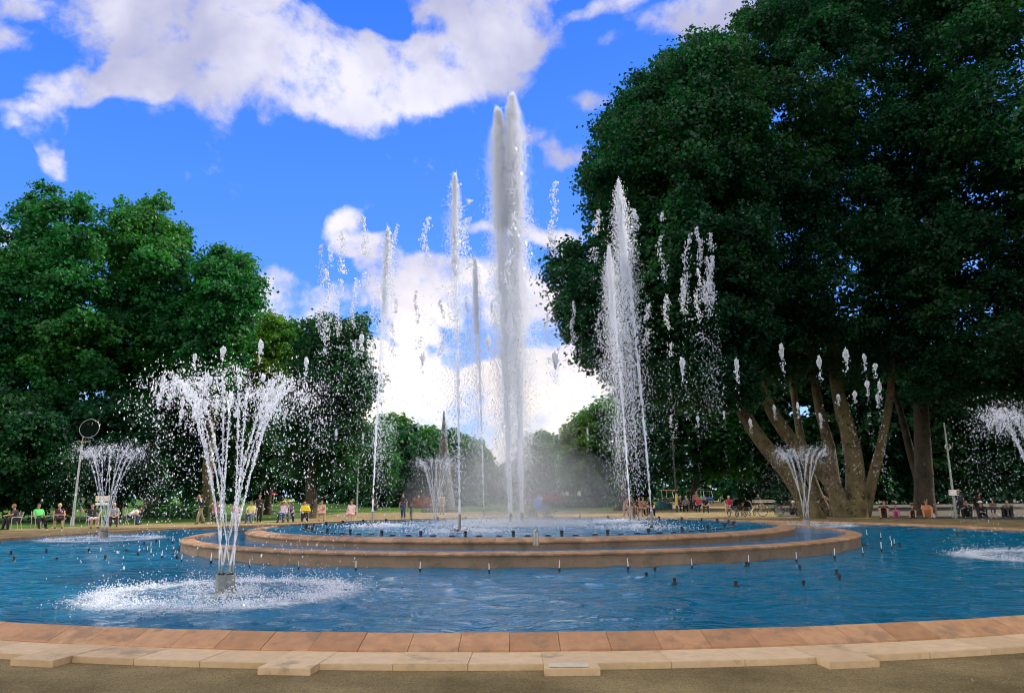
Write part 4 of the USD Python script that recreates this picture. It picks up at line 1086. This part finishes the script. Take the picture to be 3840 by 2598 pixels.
BLK, DRK, WHT, NAVY, JEAN, BEI = (.02, .02, .022), (.05, .045, .045), (.70, .69, .68), (.03, .05, .12), (.08, .13, .25), (.42, .34, .25)
HB, HK, HF, HG = (.07, .04, .025), (.015, .012, .01), (.45, .33, .18), (.42, .40, .38)
PEOPLE = [
    # label, px, py, pose, face (degrees from facing the camera), top, bottom, hair, options
    ('leftmost seated woman in dark top stretching her arms to the left', 50, 1985, 'chair', -70, DRK, BLK, (.22, .13, .07), dict(arms='forward', lean=.3)),
    ('seated man in a bright green tee shirt', 142, 1981, 'chair', 25, (.10, .62, .16), BLK, HB, dict(arms='fold')),
    ('fair haired seated woman in a dark sleeveless top with folded arms', 218, 1980, 'chair', 0, (.06, .02, .03), BLK, HF, dict(arms='fold', sleeves=0, legs='skirt')),
    ('seated man in black tee and pale shorts beside the left signboard', 345, 1980, 'chair', 15, BLK, (.55, .50, .52), HK, dict(arms='back', lean=-.2, legs='short')),
    ('person in grey behind the far left basket spray', 424, 1974, 'chair', 0, (.25, .26, .28), DRK, HG, dict()),
    ('person in a white top bending forward, sideways on', 492, 1968, 'bend', 80, WHT, NAVY, HK, dict(sleeves=0)),
    ('person in black with beige trousers walking left on the lawn edge', 750, 1964, 'walk', -75, BLK, (.22, .19, .12), HB, dict(arms='up')),
    ('seated person in dusky pink beside the walker', 806, 1960, 'chair', -10, (.30, .16, .14), DRK, HB, dict(arms='up')),
    ('seated woman in rose brown top and lilac trousers', 883, 1962, 'chair', 5, (.36, .20, .19), (.52, .44, .52), (.18, .09, .05), dict(arms='fold')),
    ('seated person in pale yellow tee and blue jeans', 940, 1960, 'chair', -20, (.62, .58, .22), JEAN, HB, dict()),
    ('person in black standing by the dark tree trunk', 970, 1957, 'stand', 30, BLK, BLK, HB, dict()),
    ('seated woman in lilac top lifting a straw hat', 1062, 1958, 'chair', -25, (.60, .48, .58), NAVY, HF, dict(arms='up', hat=(.55, .42, .22), sleeves=.3)),
    ('person in straw hat just right of the woman in lilac', 1084, 1956, 'chair', 10, (.10, .10, .16), NAVY, HB, dict(hat=(.60, .45, .25))),
    ('seated person in a bright yellow sweater', 1142, 1956, 'chair', 0, (.72, .56, .03), BLK, HK, dict(sleeves=1.5, arms='fold')),
    ('seated woman in patterned salmon dress right of the yellow sweater', 1205, 1953, 'chair', 0, (.48, .27, .22), (.45, .26, .22), HB, dict(legs='skirt', sleeves=.3)),
    ('seated woman in pale pink top and pink skirt apart on the lawn', 1316, 1957, 'chair', -15, (.66, .52, .52), (.62, .36, .40), HB, dict(legs='skirt', sleeves=0)),
    ('man in dark clothes standing behind the far left tall jet', 1512, 1941, 'stand', -20, BLK, NAVY, HK, dict()),
    ('small child in black near the standing man left of the monument', 1541, 1938, 'stand', 40, BLK, BLK, HK, dict(scale=.58)),
    ('person in beige standing below the monument', 1657, 1929, 'stand', 10, (.38, .32, .25), (.36, .30, .24), HG, dict()),
]
CROWD = [(2352, .30, .20, .14), (2367, .10, .05, .04), (2382, .36, .24, .17), (2397, .07, .04, .035), (2412, .28, .16, .12), (2427, .14, .08, .06), (2440, .02, .02, .02)]
for i, (px, a, b, c) in enumerate(CROWD):
    wh = ['leftmost', 'second', 'third', 'middle', 'third from the right', 'second from the right', 'rightmost, black clad,'][i]
    PEOPLE.append((f'{wh} of the tight row seated right of the plume', px, 1934, 'ground' if i % 3 == 2 else 'chair', -8 + 5 * i, (a, b, c), (b * .6, b * .6, b * .6), HB, dict(legs='short' if i < 6 else 'long')))
PEOPLE += [
    ('bald man in dark jacket seated beside the yellow banded pole', 2554, 1918, 'chair', 15, DRK, BLK, HG, dict(sleeves=1.5)),
    ('seated person in grey and black right of the bald man', 2574, 1918, 'chair', -10, (.16, .15, .13), BLK, HG, dict(sleeves=1.5)),
    ('woman in a salmon pink jacket standing behind seated friends', 2611, 1913, 'stand', 0, (.55, .26, .22), DRK, HB, dict(sleeves=1.5)),
    ('seated person in crimson in front of the pink jacket', 2622, 1918, 'chair', -15, (.45, .05, .08), BLK, HB, dict()),
    ('seated person in black with hands joined, in front of the pedal car', 2648, 1922, 'chair', 0, BLK, DRK, HK, dict()),
    ('seated woman in a wine red top by the two prams', 2734, 1922, 'chair', 5, (.38, .02, .04), (.30, .24, .20), HG, dict(legs='short')),
    ('person in cream standing between green booth and green parasol', 2728, 1880, 'stand', 0, (.60, .56, .45), (.5, .45, .36), HF, dict()),
    ('person in white standing under the green parasol', 2761, 1878, 'stand', 20, WHT, (.5, .5, .48), HB, dict()),
    ('person in grey seated on the long bench behind the bicycle', 2846, 1903, 'chair', 160, (.18, .20, .24), DRK, HG, dict()),
    ('person in white sitting far back beyond the bench', 2869, 1880, 'chair', 70, WHT, DRK, HF, dict()),
    ('person in red sitting far back beyond the bench', 2896, 1882, 'chair', -60, (.55, .04, .04), BLK, HB, dict()),
    ('person in dark clothes and white cap crouching by the right basket', 2976, 1933, 'ground', 50, DRK, DRK, HG, dict(hat=WHT)),
    ('white haired person in dark clothes sitting low in front of the trunks', 3066, 1936, 'ground', 20, (.10, .08, .08), BLK, (.6, .58, .55), dict()),
    ('person in brown raising an arm to the brow before the trunks', 3090, 1922, 'chair', 0, (.26, .14, .09), DRK, HB, dict(arms='up')),
    ('person in dark grey sitting in the shade against the slanting trunk', 3142, 1916, 'ground', 10, DRK, (.12, .15, .11), HK, dict()),
    ('seated woman in a cream top leaning on the plane tree', 3184, 1927, 'chair', 0, (.68, .60, .50), (.03, .04, .05), HB, dict(arms='fold', sleeves=1.5, shoes=WHT)),
    ('seated person in white and blue next to the cream top', 3209, 1926, 'chair', -20, (.55, .58, .66), JEAN, HB, dict(shoes=WHT)),
    ('person in dark clothes with bright green shoes', 3252, 1928, 'chair', -15, (.05, .06, .06), BLK, HK, dict(shoes=(.15, .75, .12))),
    ('bare legged man in black tee sitting with elbows on knees', 3318, 1944, 'ground', 0, BLK, DRK, (.12, .07, .05), dict(legs='short', scale=1.06)),
    ('small girl in pink sitting on the path edge', 3362, 1942, 'ground', 0, (.50, .14, .26), (.55, .18, .32), HB, dict(scale=.72)),
    ('boy in dark tee sitting with knees apart', 3424, 1944, 'ground', 0, DRK, DRK, HB, dict(legs='short', scale=.82)),
    ('seated woman in an orange patterned dress with a round bag', 3478, 1944, 'ground', 5, (.58, .24, .10), (.55, .24, .12), HB, dict(legs='skirt', sleeves=0, scale=1.1)),
    ('person in white and blue far away between the dark trunks', 3394, 1884, 'walk', -60, (.60, .62, .70), (.18, .24, .36), HB, dict(lean=.8)),
    ('dark haired person standing in shade behind the white box pole', 3604, 1936, 'stand', 20, (.04, .05, .07), BLK, HK, dict(long_hair=True)),
    ('person in black sitting low right of the white box pole', 3628, 1941, 'ground', 0, BLK, BLK, HK, dict(scale=1.08)),
    ('seated person in black with a white cap at the right edge', 3683, 1944, 'ground', 5, BLK, BLK, HB, dict(hat=WHT, arms='fold')),
    ('small bare legged child standing near the right edge', 3729, 1945, 'stand', 0, (.10, .09, .08), DRK, HB, dict(scale=.62, legs='short', arms='fold')),
    ('rightmost seated man in grey behind the cut off basket', 3784, 1943, 'ground', -5, (.10, .11, .11), BLK, HK, dict(scale=1.1)),
]
for i, (lb, px, py, kind, face, top, bot, hair, kw) in enumerate(PEOPLE):
    w = stand(px, py); toward = math.degrees(math.atan2(w[0], w[1]))
    person(lb, w, kind, top, bot, hair, face=face - toward, seed=i, group='people watching round the fountain', **kw)
    if kind in ('chair', 'bend'):
        chair('chair under the ' + ' '.join(lb.split()[:12]), w, face - toward)

# ------------------------------------------------------------------ street furniture and the small things
simple('pole_grey', (0.30, 0.34, 0.34), 0.45, 0.15, 6.0, metallic=0.4)
simple('pole_dark', (0.03, 0.035, 0.035), 0.5)
simple('disc_black', (0.004, 0.008, 0.006), 0.95, spec=0.0)
simple('reflector', (0.62, 0.62, 0.55), 0.25, metallic=0.8)
simple('white_paint', (0.72, 0.72, 0.69), 0.5, 0.06, 9.0)
simple('sand_paint', (0.62, 0.56, 0.42), 0.6, 0.15, 9.0)
simple('green_paint', (0.06, 0.55, 0.10), 0.45, 0.08, 6.0); simple('lime_paint', (0.35, 0.65, 0.05), 0.45, 0.08, 6.0)
simple('blue_cloth', (0.05, 0.15, 0.50), 0.6, 0.15, 9.0); simple('red_cloth', (0.70, 0.05, 0.06), 0.7, 0.1, 6.0); simple('orange_cloth', (0.75, 0.20, 0.10), 0.7, 0.1, 6.0)
simple('green_cloth', (0.16, 0.62, 0.06), 0.7, 0.1, 6.0); simple('teal_cloth', (0.03, 0.13, 0.14), 0.8, 0.25, 5.0); simple('yellow_cloth', (0.60, 0.42, 0.05), 0.7, 0.2, 8.0)
simple('rubber', (0.02, 0.02, 0.02), 0.7); simple('monument_stone', (0.075, 0.085, 0.075), 0.6, 0.15, 1.2); simple('orange_paint', (0.60, 0.18, 0.08), 0.5)


def reflector_lamp(label, base, h, lean, disc=True, turn=0.0, mat='pole_grey'):
    t = thing('street_lamp', label, 'street lamp', base)
    obj('pole', tube([(0, 0, -.1), (lean * .5, 0, h * .5), (lean, 0, h)], [.075, .06, .045], 10), M[mat], t, smooth=40)
    obj('base_sleeve', tube([(0, 0, -.1), (0, 0, .35), (lean * .08, 0, .55)], [.12, .11, .075], 10), M[mat], t, smooth=40)
    if disc:
        c = V(lean + .38, 0, h + .75)
        obj('bracket', cat_meshes([tube([(lean, 0, h), (lean + .05, 0, h + .3), (c[0], 0, c[2] - .12)], .025, 6), tube([(c[0] - .12, 0, c[2] - .1), (c[0] - .12, 0, c[2] + .3)], .012, 5), tube([(c[0] + .12, 0, c[2] - .1), (c[0] + .12, 0, c[2] + .3)], .012, 5)]), M[mat], t)
        v, f = lathe([(.001, .03), (.54, .03), (.54, .0), (.58, .0), (.59, .05), (.55, .07), (.001, .06)], 40)
        Rm = trimesh.transformations.rotation_matrix(math.radians(78), [1, 0, 0])[:3, :3]; Ry = trimesh.transformations.rotation_matrix(math.radians(18), [0, 1, 0])[:3, :3]
        inner = lathe([(.001, .02), (.53, .02), (.53, .05), (.001, .05)], 40)
        obj('reflector_disc', ((inner[0] @ Rm.T) @ Ry.T + c, inner[1]), M['disc_black'], t)
        ring = tube([(.56 * math.cos(a), .56 * math.sin(a), .03) for a in np.linspace(0, 2 * math.pi, 41)], .013, 6)
        obj('reflector_rim', ((ring[0] @ Rm.T) @ Ry.T + c, ring[1]), M['reflector'], t, smooth=True)
        hd = lathe([(.001, 0), (.07, 0), (.10, .06), (.34, .09), (.36, .12), (.001, .14)], 16)
        obj('lamp_head', (hd[0] + [lean, 0, h - .12], hd[1]), M['reflector'], t, smooth=40)
    return t


b = stand(270, 1972); reflector_lamp('tall grey lamp post with a round tilted reflector, far left', b, 4.9, .15)
b = stand(1337, 1930); reflector_lamp('lamp post with a round reflector dimmed by mist, left of the tall jets', b, 6.2, .05)
b = stand(2539, 1920); t = reflector_lamp('dark slim lamp post with a yellow banded foot among the seated people', b, 6.0, -.1, disc=False, mat='pole_dark')
obj('yellow_band', lathe([(.105, .55), (.105, 1.5), (.08, 1.5), (.08, .55)][::-1], 12), M['yellow_cloth'], t)
hd = lathe([(.001, 6.0), (.12, 6.0), (.14, 6.25), (.04, 6.4), (.001, 6.42)], 10); obj('lamp_head', (hd[0] + [-.1, 0, 0], hd[1]), M['pole_dark'], t)
b = stand(3585, 1943); t = thing('loudspeaker_pole', 'leaning grey pole with a white box and a small ring lamp, at the right', 'pole', b)
tp = deep(3540, 1584, b[1]) - b
obj('pole', tube([(0, 0, -.1), tp * .5, tp], [.075, .06, .04], 10), M['pole_grey'], t, smooth=40)
bx = tp * .265
obj('box', box(bx + [-.02, -.12, 0], (.48, .22, .34), bevel=.015), M['white_paint'], t)
for k in range(3): obj('panel', box(bx + [.15, -.24, -.09 + .09 * k], (.10, .012, .07)), M['pole_dark'], t)
rg = tube([(.16 * math.cos(a), 0, .16 * math.sin(a)) for a in np.linspace(0, 2 * math.pi, 25)], .035, 6); obj('ring_lamp', (rg[0] + tp * .74 + [-.02, -.12, 0], rg[1]), M['reflector'], t, smooth=True)
obj('arm', tube([tp * .74, tp * .74 + [.28, -.05, -.05]], .02, 6), M['pole_grey'], t)
b = stand(376, 1976); t = thing('signboard', 'pale signboard on two posts behind the far left basket', 'sign', b)
obj('board', box((0, 0, 1.56), (.78, .05, .30), bevel=.01), M['sand_paint'], t); obj('board', box((0, -.01, 1.27), (.74, .05, .14), bevel=.01), M['white_paint'], t, label='white lower board')
for s in (-1, 1): obj('post', tube([(s * .3, .05, -.1), (s * .3, .05, 1.72)], .025, 6), M['pole_grey'], t)
b = stand(297, 1955); t = thing('signboard', 'small square yellowish notice with a green band, right of the left lamp post', 'sign', b)
obj('board', box((0, 0, 1.45), (.42, .04, .36)), M['sand_paint'], t); obj('band', box((0, -.025, 1.20), (.42, .03, .09)), M['green_paint'], t); obj('post', tube([(0, .04, -.1), (0, .04, 1.6)], .03, 6), M['pole_grey'], t)

# the split pointed monument
b = np.array([deep(1663, 1850, 77)[0], 77.0, 0.0]); t = thing('monument', 'tall split pointed monument rising over the trees behind the misty basket', 'monument', b)
zs = np.linspace(0, 9.6, 15); rad = 1.2 * (1 - zs / 9.75) ** 1.12 + .03
for s in (-1, 1):
    pr = list(zip(rad, zs)); a0_ = math.radians(8) if s > 0 else math.radians(188)
    v, f = lathe(pr, 16, a0_, a0_ + math.radians(164)); v = v + [0, .10 * s, 0]
    inner = v * [.82, .82, 1] + [0, .02 * s, -.02]
    n = len(v); k = len(zs)
    edge = []
    for row in (0, 16):
        for q in range(k - 1): a1, a2 = row * k + q, row * k + q + 1; edge += [[a1, a2, a2 + n], [a1, a2 + n, a1 + n]]
    obj('half_shell', (np.vstack([v, inner]), np.vstack([f, f[:, ::-1] + n, edge])), M['monument_stone'], t, smooth=40)
obj('plinth', lathe([(2.1, -.1), (2.1, .25), (1.7, .3), (.001, .3)], 30), M['monument_stone'], t, smooth=40)

# flower beds and low hedges
simple('bloom', (0.32, 0.06, 0.04), 0.8)
leaf_material('leaf_red', (0.10, 0.02, 0.012), (0.32, 0.07, 0.04), (1.2, 1.0, .8))
rng = np.random.default_rng(120)


def bed(name, label, px0, px1, py, depth, h, leaf, seed, cat, per=9):
    a, c = stand(px0, py), stand(px1, py); rng = np.random.default_rng(seed); spots = []
    for x in np.arange(a[0], c[0], .55):
        for y in np.arange(a[1], a[1] + depth, .6): spots.append((x + rng.uniform(-.2, .2), y + rng.uniform(-.2, .2), gz(y) + h * .45 + rng.uniform(-.08, .08), h * .62))
    bushes(name, label, spots, .16, per, leaf, seed, cat=cat)


bed('flower_bed', 'long bed of dull red flowers beyond the lawn right of the middle jet', 1965, 2107, 1893, 2.5, .75, 'leaf_red', 121, 'flower bed')
bed('flower_bed', 'misty bed of reddish flowers left of the monument basket', 1560, 1640, 1906, 2.0, .8, 'leaf_red', 122, 'flower bed')
bed('hedge', 'low clipped hedge in shade on the lawn below the flowers', 2052, 2330, 1904, 1.2, .5, 'leaf_dark', 123, 'hedge')
bed('hedge', 'low dark hedge on the lawn behind the left seated row', 560, 730, 1945, 1.6, .9, 'leaf_dark', 124, 'hedge')
bed('hedge', 'low hedge behind the bright green lawn on the left', 1230, 1560, 1884, 1.2, .8, 'leaf_far', 125, 'hedge')


def parasol(label, px, py, d, w, mat, h=2.2):
    c = deep(px, py, d); b = np.array([c[0], d, gz(d)]); top = c[2] - b[2]
    t = thing('parasol', label, 'parasol', b)
    obj('canopy', lathe([(.001, top + w * .14), (w * .2, top + w * .11), (w * .5, top), (w * .5, top - .05), (w * .48, top - .04), (.001, top + w * .10)][::-1], 8), M[mat], t)
    obj('pole', tube([(0, 0, 0), (0, 0, top + w * .12)], .025, 6), M['white_paint'], t)
    obj('foot', lathe([(.001, .08), (.2, .07), (.22, 0), (.001, 0)][::-1], 12), M['pole_dark'], t)


parasol('flat red parasol far behind the left seated people', 1026, 1853, 84, .95, 'red_cloth')
parasol('pink orange parasol at the far wood right of the middle jet', 2174, 1829, 118, 1.25, 'orange_cloth')
parasol('lime green parasol behind the seated people on the right', 2757, 1828, 112, 1.45, 'green_cloth')
parasol('pale blue parasol edge half hidden by the middle jet', 1985, 1864, 84, 1.1, 'blue_cloth')
for i, (px, c, hr) in enumerate([(2040, (.10, .10, .11), HB), (2058, (.60, .40, .30), HB), (2085, (.14, .14, .16), HG), (2108, (.30, .30, .32), HG), (2125, WHT, HB), (2171, (.66, .60, .56), HF), (2152, (.12, .1, .1), HK)]):
    lb = ['dark clad figure, leftmost of the far row under the trees', 'bare shouldered figure second in the far row', 'grey figure third in the far row under the trees', 'pale grey figure fourth in the far row', 'white shirted figure standing in the far row', 'white clad figure below the pink orange parasol', 'dark figure just left of the pink orange parasol'][i]
    w = np.array([deep(px, 1850, 116)[0], 116.0, gz(116)]); person(lb, w, 'stand', c, DRK, hr, seed=200 + i, face=float(rng.uniform(-60, 60)), group='people far off under the trees')


def wheel(c, r, w, spokes=8):
    ring = tube([(0, r * math.cos(a), r * math.sin(a)) for a in np.linspace(0, 2 * math.pi, 25)], w, 6)
    sp = [tube([(0, 0, 0), (0, r * math.cos(a), r * math.sin(a))], .005, 4) for a in np.linspace(0, 2 * math.pi, spokes, endpoint=False)]
    return (ring[0] + c, ring[1]), cat_meshes([(v + c, f) for v, f in sp])


def pram(label, px, py, hood, face, sc=1.0):
    t = thing('pram', label, 'pram', stand(px, py), math.radians(face), scale=sc)
    u = np.linspace(0, math.pi * .62, 9); A = np.linspace(-math.pi / 2, math.pi / 2, 11)
    v = np.array([[.27 * math.sin(a), -.02 + .42 * math.cos(q) * math.cos(a) * 1.0, .62 + .44 * math.sin(q) * math.cos(a) ** .5] for q in u for a in A])
    i = np.arange(len(u) - 1)[:, None] * 11; k = np.arange(10)[None]; q4 = np.stack([i + k, i + k + 1, i + 12 + k, i + 11 + k], -1).reshape(-1, 4)
    hull = trimesh.Trimesh(v, np.vstack([q4[:, :3], q4[:, [0, 2, 3]]]), process=False)
    obj('hood', (np.vstack([v, v * .97 + [0, 0, .01]]), np.vstack([hull.faces, hull.faces[:, ::-1] + len(v)])), M[hood], t, smooth=True)
    obj('body', m3.Manifold.batch_hull([m3.Manifold.cube([.44, .72, .04], True).translate((0, -.05, .60)), m3.Manifold.cube([.34, .5, .04], True).translate((0, -.02, .38))]), M[hood], t)
    obj('handle', tube([(-.24, .38, .55), (-.24, .66, .98), (.24, .66, .98), (.24, .38, .55)], .016, 6), M['pole_dark'], t)
    obj('frame', cat_meshes([tube([(s * .25, .36, .2), (s * .25, -.38, .50)], .014, 5) for s in (-1, 1)] + [tube([(s * .25, -.38, .15), (s * .25, .36, .55)], .014, 5) for s in (-1, 1)]), M['pole_grey'], t)
    for s in (-1, 1):
        for y, r in ((-.38, .14), (.36, .17)):
            ty, sp_ = wheel(V(s * .28, y, r), r - .02, .02); w = obj('wheel', ty, M['rubber'], t); obj('spokes', sp_, M['pole_grey'], w)
    return t


pram('pram with a big blue hood behind the middle jet', 2024, 1940, 'blue_cloth', 100, 1.35)
pram('black pram standing before the seated woman in red', 2764, 1937, 'rubber', 20, 1.15)
pram('second dark pram, right of the black one', 2806, 1934, 'rubber', -40, 1.0)


def bicycle(label, px, py, face):
    t = thing('bicycle', label, 'bicycle', stand(px, py), math.radians(face))
    for y in (-.52, .52):
        ty, sp_ = wheel(V(0, y, .34), .32, .02, 14); w = obj('wheel', ty, M['rubber'], t); obj('spokes', sp_, M['pole_grey'], w)
    P = dict(bb=(0, .05, .30), seat=(0, .20, .78), head=(0, -.34, .82), fork=(0, -.52, .34), rear=(0, .52, .34))
    obj('frame', cat_meshes([tube([P[a], P[c]], .018, 6) for a, c in (('bb', 'seat'), ('bb', 'head'), ('seat', 'head'), ('head', 'fork'), ('bb', 'rear'), ('seat', 'rear'))]), M['pole_dark'], t)
    obj('saddle', m3.Manifold.batch_hull([m3.Manifold.sphere(.06, 8).translate((0, .28, .88)), m3.Manifold.sphere(.025, 8).translate((0, .08, .90))]), M['rubber'], t)
    obj('handlebar', tube([(-.28, -.22, .98), (-.1, -.36, 1.0), (.1, -.36, 1.0), (.28, -.22, .98)], .014, 6), M['pole_grey'], t)
    obj('crank', cat_meshes([lathe([(.001, -.01), (.09, -.01), (.09, .01), (.001, .01)], 14)]), M['pole_grey'], t) if False else obj('crank', tube([(.08, .05, .13), (.05, .05, .30), (-.05, .05, .30), (-.08, .05, .47)], .012, 5), M['pole_grey'], t)


bicycle('dark bicycle parked left of the right hand basket', 2892, 1936, 80)
bicycle('bicycle leaning among the crouching people by the slanting trunk', 2950, 1930, 60)


def pedal_car(label, px, py, d, w, body, roof, face=0.0):
    c = deep(px, py, d); t = thing('pedal_car', label, 'pedal car', np.array([c[0], d, gz(d)]), math.radians(face))
    obj('body', m3.Manifold.batch_hull([m3.Manifold.cube([w, 1.8, .12], True).translate((0, 0, .42)), m3.Manifold.cube([w * .8, .7, .2], True).translate((0, -.75, .72))]), M[body], t)
    obj('windscreen_frame', tube([(-w * .45, -.8, .8), (-w * .42, -.55, 1.55), (w * .42, -.55, 1.55), (w * .45, -.8, .8)], .035, 6), M['white_paint'], t)
    obj('canopy', box((0, .1, 1.72), (w * 1.05, 1.7, .06), bevel=.02), M[roof], t)
    for sx in (-1, 1):
        obj('canopy_post', tube([(sx * w * .45, .8, .5), (sx * w * .45, .8, 1.7)], .02, 5), M['white_paint'], t)
        for y in (-.75, .75):
            ty, sp_ = wheel(V(sx * w * .5, y, .3), .28, .03); ww = obj('wheel', ty, M['rubber'], t); obj('spokes', sp_, M['pole_grey'], ww)
    obj('seat', box((0, .35, .65), (w * .85, .4, .3), bevel=.03), M['rubber'], t)


pedal_car('pedal car with a pale blue front and dark canopy behind the seated people', 2650, 1855, 100, 1.15, 'blue_cloth', 'rubber')
pedal_car('green fronted pedal car left of the blue one', 2622, 1856, 106, 1.0, 'green_cloth', 'green_paint')
pedal_car('pedal cart with an orange canopy behind the covered bundle', 2513, 1860, 98, 1.2, 'rubber', 'orange_cloth', 50)
d = 108; c = deep(2713, 1850, d); t = thing('green_booth', 'narrow green and lime booth with a white frame left of the lime parasol', 'booth', np.array([c[0], d, gz(d)]))
obj('panel', box((0, 0, 1.35), (.62, .10, 1.0), bevel=.02), M['green_paint'], t); obj('panel', box((.02, -.02, .62), (.56, .10, .42), bevel=.02), M['lime_paint'], t, label='lime lower panel')
obj('frame', tube([(-.42, 0, 0), (-.36, 0, 2.0), (.36, 0, 2.0), (.42, 0, 0)], .04, 6), M['white_paint'], t)
obj('shelf', box((0, -.2, .40), (.6, .4, .05)), M['lime_paint'], t)


def bundle(label, px, py, size, mat, seed):
    rng = np.random.default_rng(seed); m = trimesh.creation.icosphere(3); v = np.array(m.vertices)
    v = v * (1 + .5 * (meshkit.fbm(v * 1.4 + seed, 4) - .5))[:, None] * np.array(size); v[:, 2] = np.maximum(v[:, 2] + size[2] * .5, 0)
    t = thing('covered_bundle', label, 'bundle', stand(px, py)); obj('cover', (v, m.faces), M[mat], t, smooth=35)
    obj('cord', tube([(size[0] * .9 * math.cos(a), size[1] * .9 * math.sin(a), size[2] * (.25 + .1 * math.sin(3 * a))) for a in np.linspace(0, 2 * math.pi, 24)], .015, 5), M['pole_grey'], t)


bundle('blue green covered bundle lying right of the bare legged row', 2488, 1908, (.85, .5, .55), 'teal_cloth', 3)
bundle('second blue green bundle under the orange canopied cart', 2508, 1907, (.4, .4, .4), 'teal_cloth', 5)
bundle('small yellow bag beside the black clad sitter', 2456, 1908, (.2, .2, .42), 'yellow_cloth', 7)
bundle('round pale bag beside the woman in orange', 3494, 1942, (.22, .2, .22), 'sand_paint', 9)

b = stand(2868, 1912); t = thing('long_bench', 'long pale bench with open slats behind the bicycle', 'bench', b)
for k in range(4): obj('seat_slat', box((0, -.15 + .1 * k, .45), (2.0, .08, .03)), M['sand_paint'], t)
for k in range(2): obj('back_slat', box((0, .26, .70 + .14 * k), (2.0, .03, .10)), M['sand_paint'], t)
for s in (-1, 0, 1): obj('leg', tube([(s * .9, -.15, 0), (s * .9, -.12, .43), (s * .9, .22, .43), (s * .9, .28, .95)], .025, 6), M['pole_dark'], t)

# the plate on the front step block
c = on(2133, 2492, .075); t = thing('plate', 'faint metal plate let into the projecting step block at the front', 'plate', [c[0], c[1], .0735])
obj('metal', box((0, 0, .003), (.36, .17, .006), bevel=.002), M['sand_paint'], t)
for s in (-1, 1): obj('stud', lathe([(.001, .010), (.008, .009), (.010, .006)][::-1], 10), M['steel'], t) if False else None

# loose stones in the gravel, near the viewer
rng = np.random.default_rng(130); n = 7000
pi = UsdGeom.PointInstancer.Define(stage, '/World/loose_gravel')
tag(pi.GetPrim(), 'loose small stones scattered in the gravel of the foreground', kind='stuff')
m = trimesh.creation.icosphere(1); v = np.array(m.vertices) * (1 + .5 * (meshkit.noise(np.array(m.vertices) * 2, 4) - .5))[:, None] * [1, .8, .55]
pm = usdkit.mesh(stage, '/World/loose_gravel/stone', (v, m.faces), simple('pebble', (0.25, 0.205, 0.115), 0.85, 0.45, 30.0)); pi.CreatePrototypesRel().SetTargets([pm.GetPath()])
x = rng.uniform(-6.5, 6.5, n); y = rng.uniform(5.4, 9.6, n); keep = (x - FC[0]) ** 2 + (y - FC[1]) ** 2 > (RB + .01) ** 2; keep2 = (x - FC[0]) ** 2 + (y - FC[1]) ** 2 < (RB + 2.6) ** 2
x, y = x[keep & keep2], y[keep & keep2]; n = len(x)
pi.CreatePositionsAttr(Vt.Vec3fArray.FromNumpy(np.stack([x, y, np.full(n, .008)], 1).astype(np.float32))); pi.CreateProtoIndicesAttr(Vt.IntArray.FromNumpy(np.zeros(n, np.int32)))
sc = (rng.random(n) ** 3 * .009 + .0028).astype(np.float32); pi.CreateScalesAttr(Vt.Vec3fArray.FromNumpy(np.stack([sc, sc, sc], 1)))
az = rng.uniform(0, 6.28, n); pi.CreateOrientationsAttr([Gf.Quath(float(math.cos(a / 2)), 0.0, 0.0, float(math.sin(a / 2))) for a in az])

rng = np.random.default_rng(140); spots = []
for x in np.arange(26, 84, 1.6):
    for z in (.5, 1.7, 2.9): spots.append((x + rng.uniform(-.5, .5), 92 + rng.uniform(-1, 1), z + gz(92), rng.uniform(1.0, 1.5)))
bushes('shrub_border', 'dark shrub border in deep shade behind the big plane trunks', spots, .45, 10, 'leaf_dark', 141, cat='shrubs')
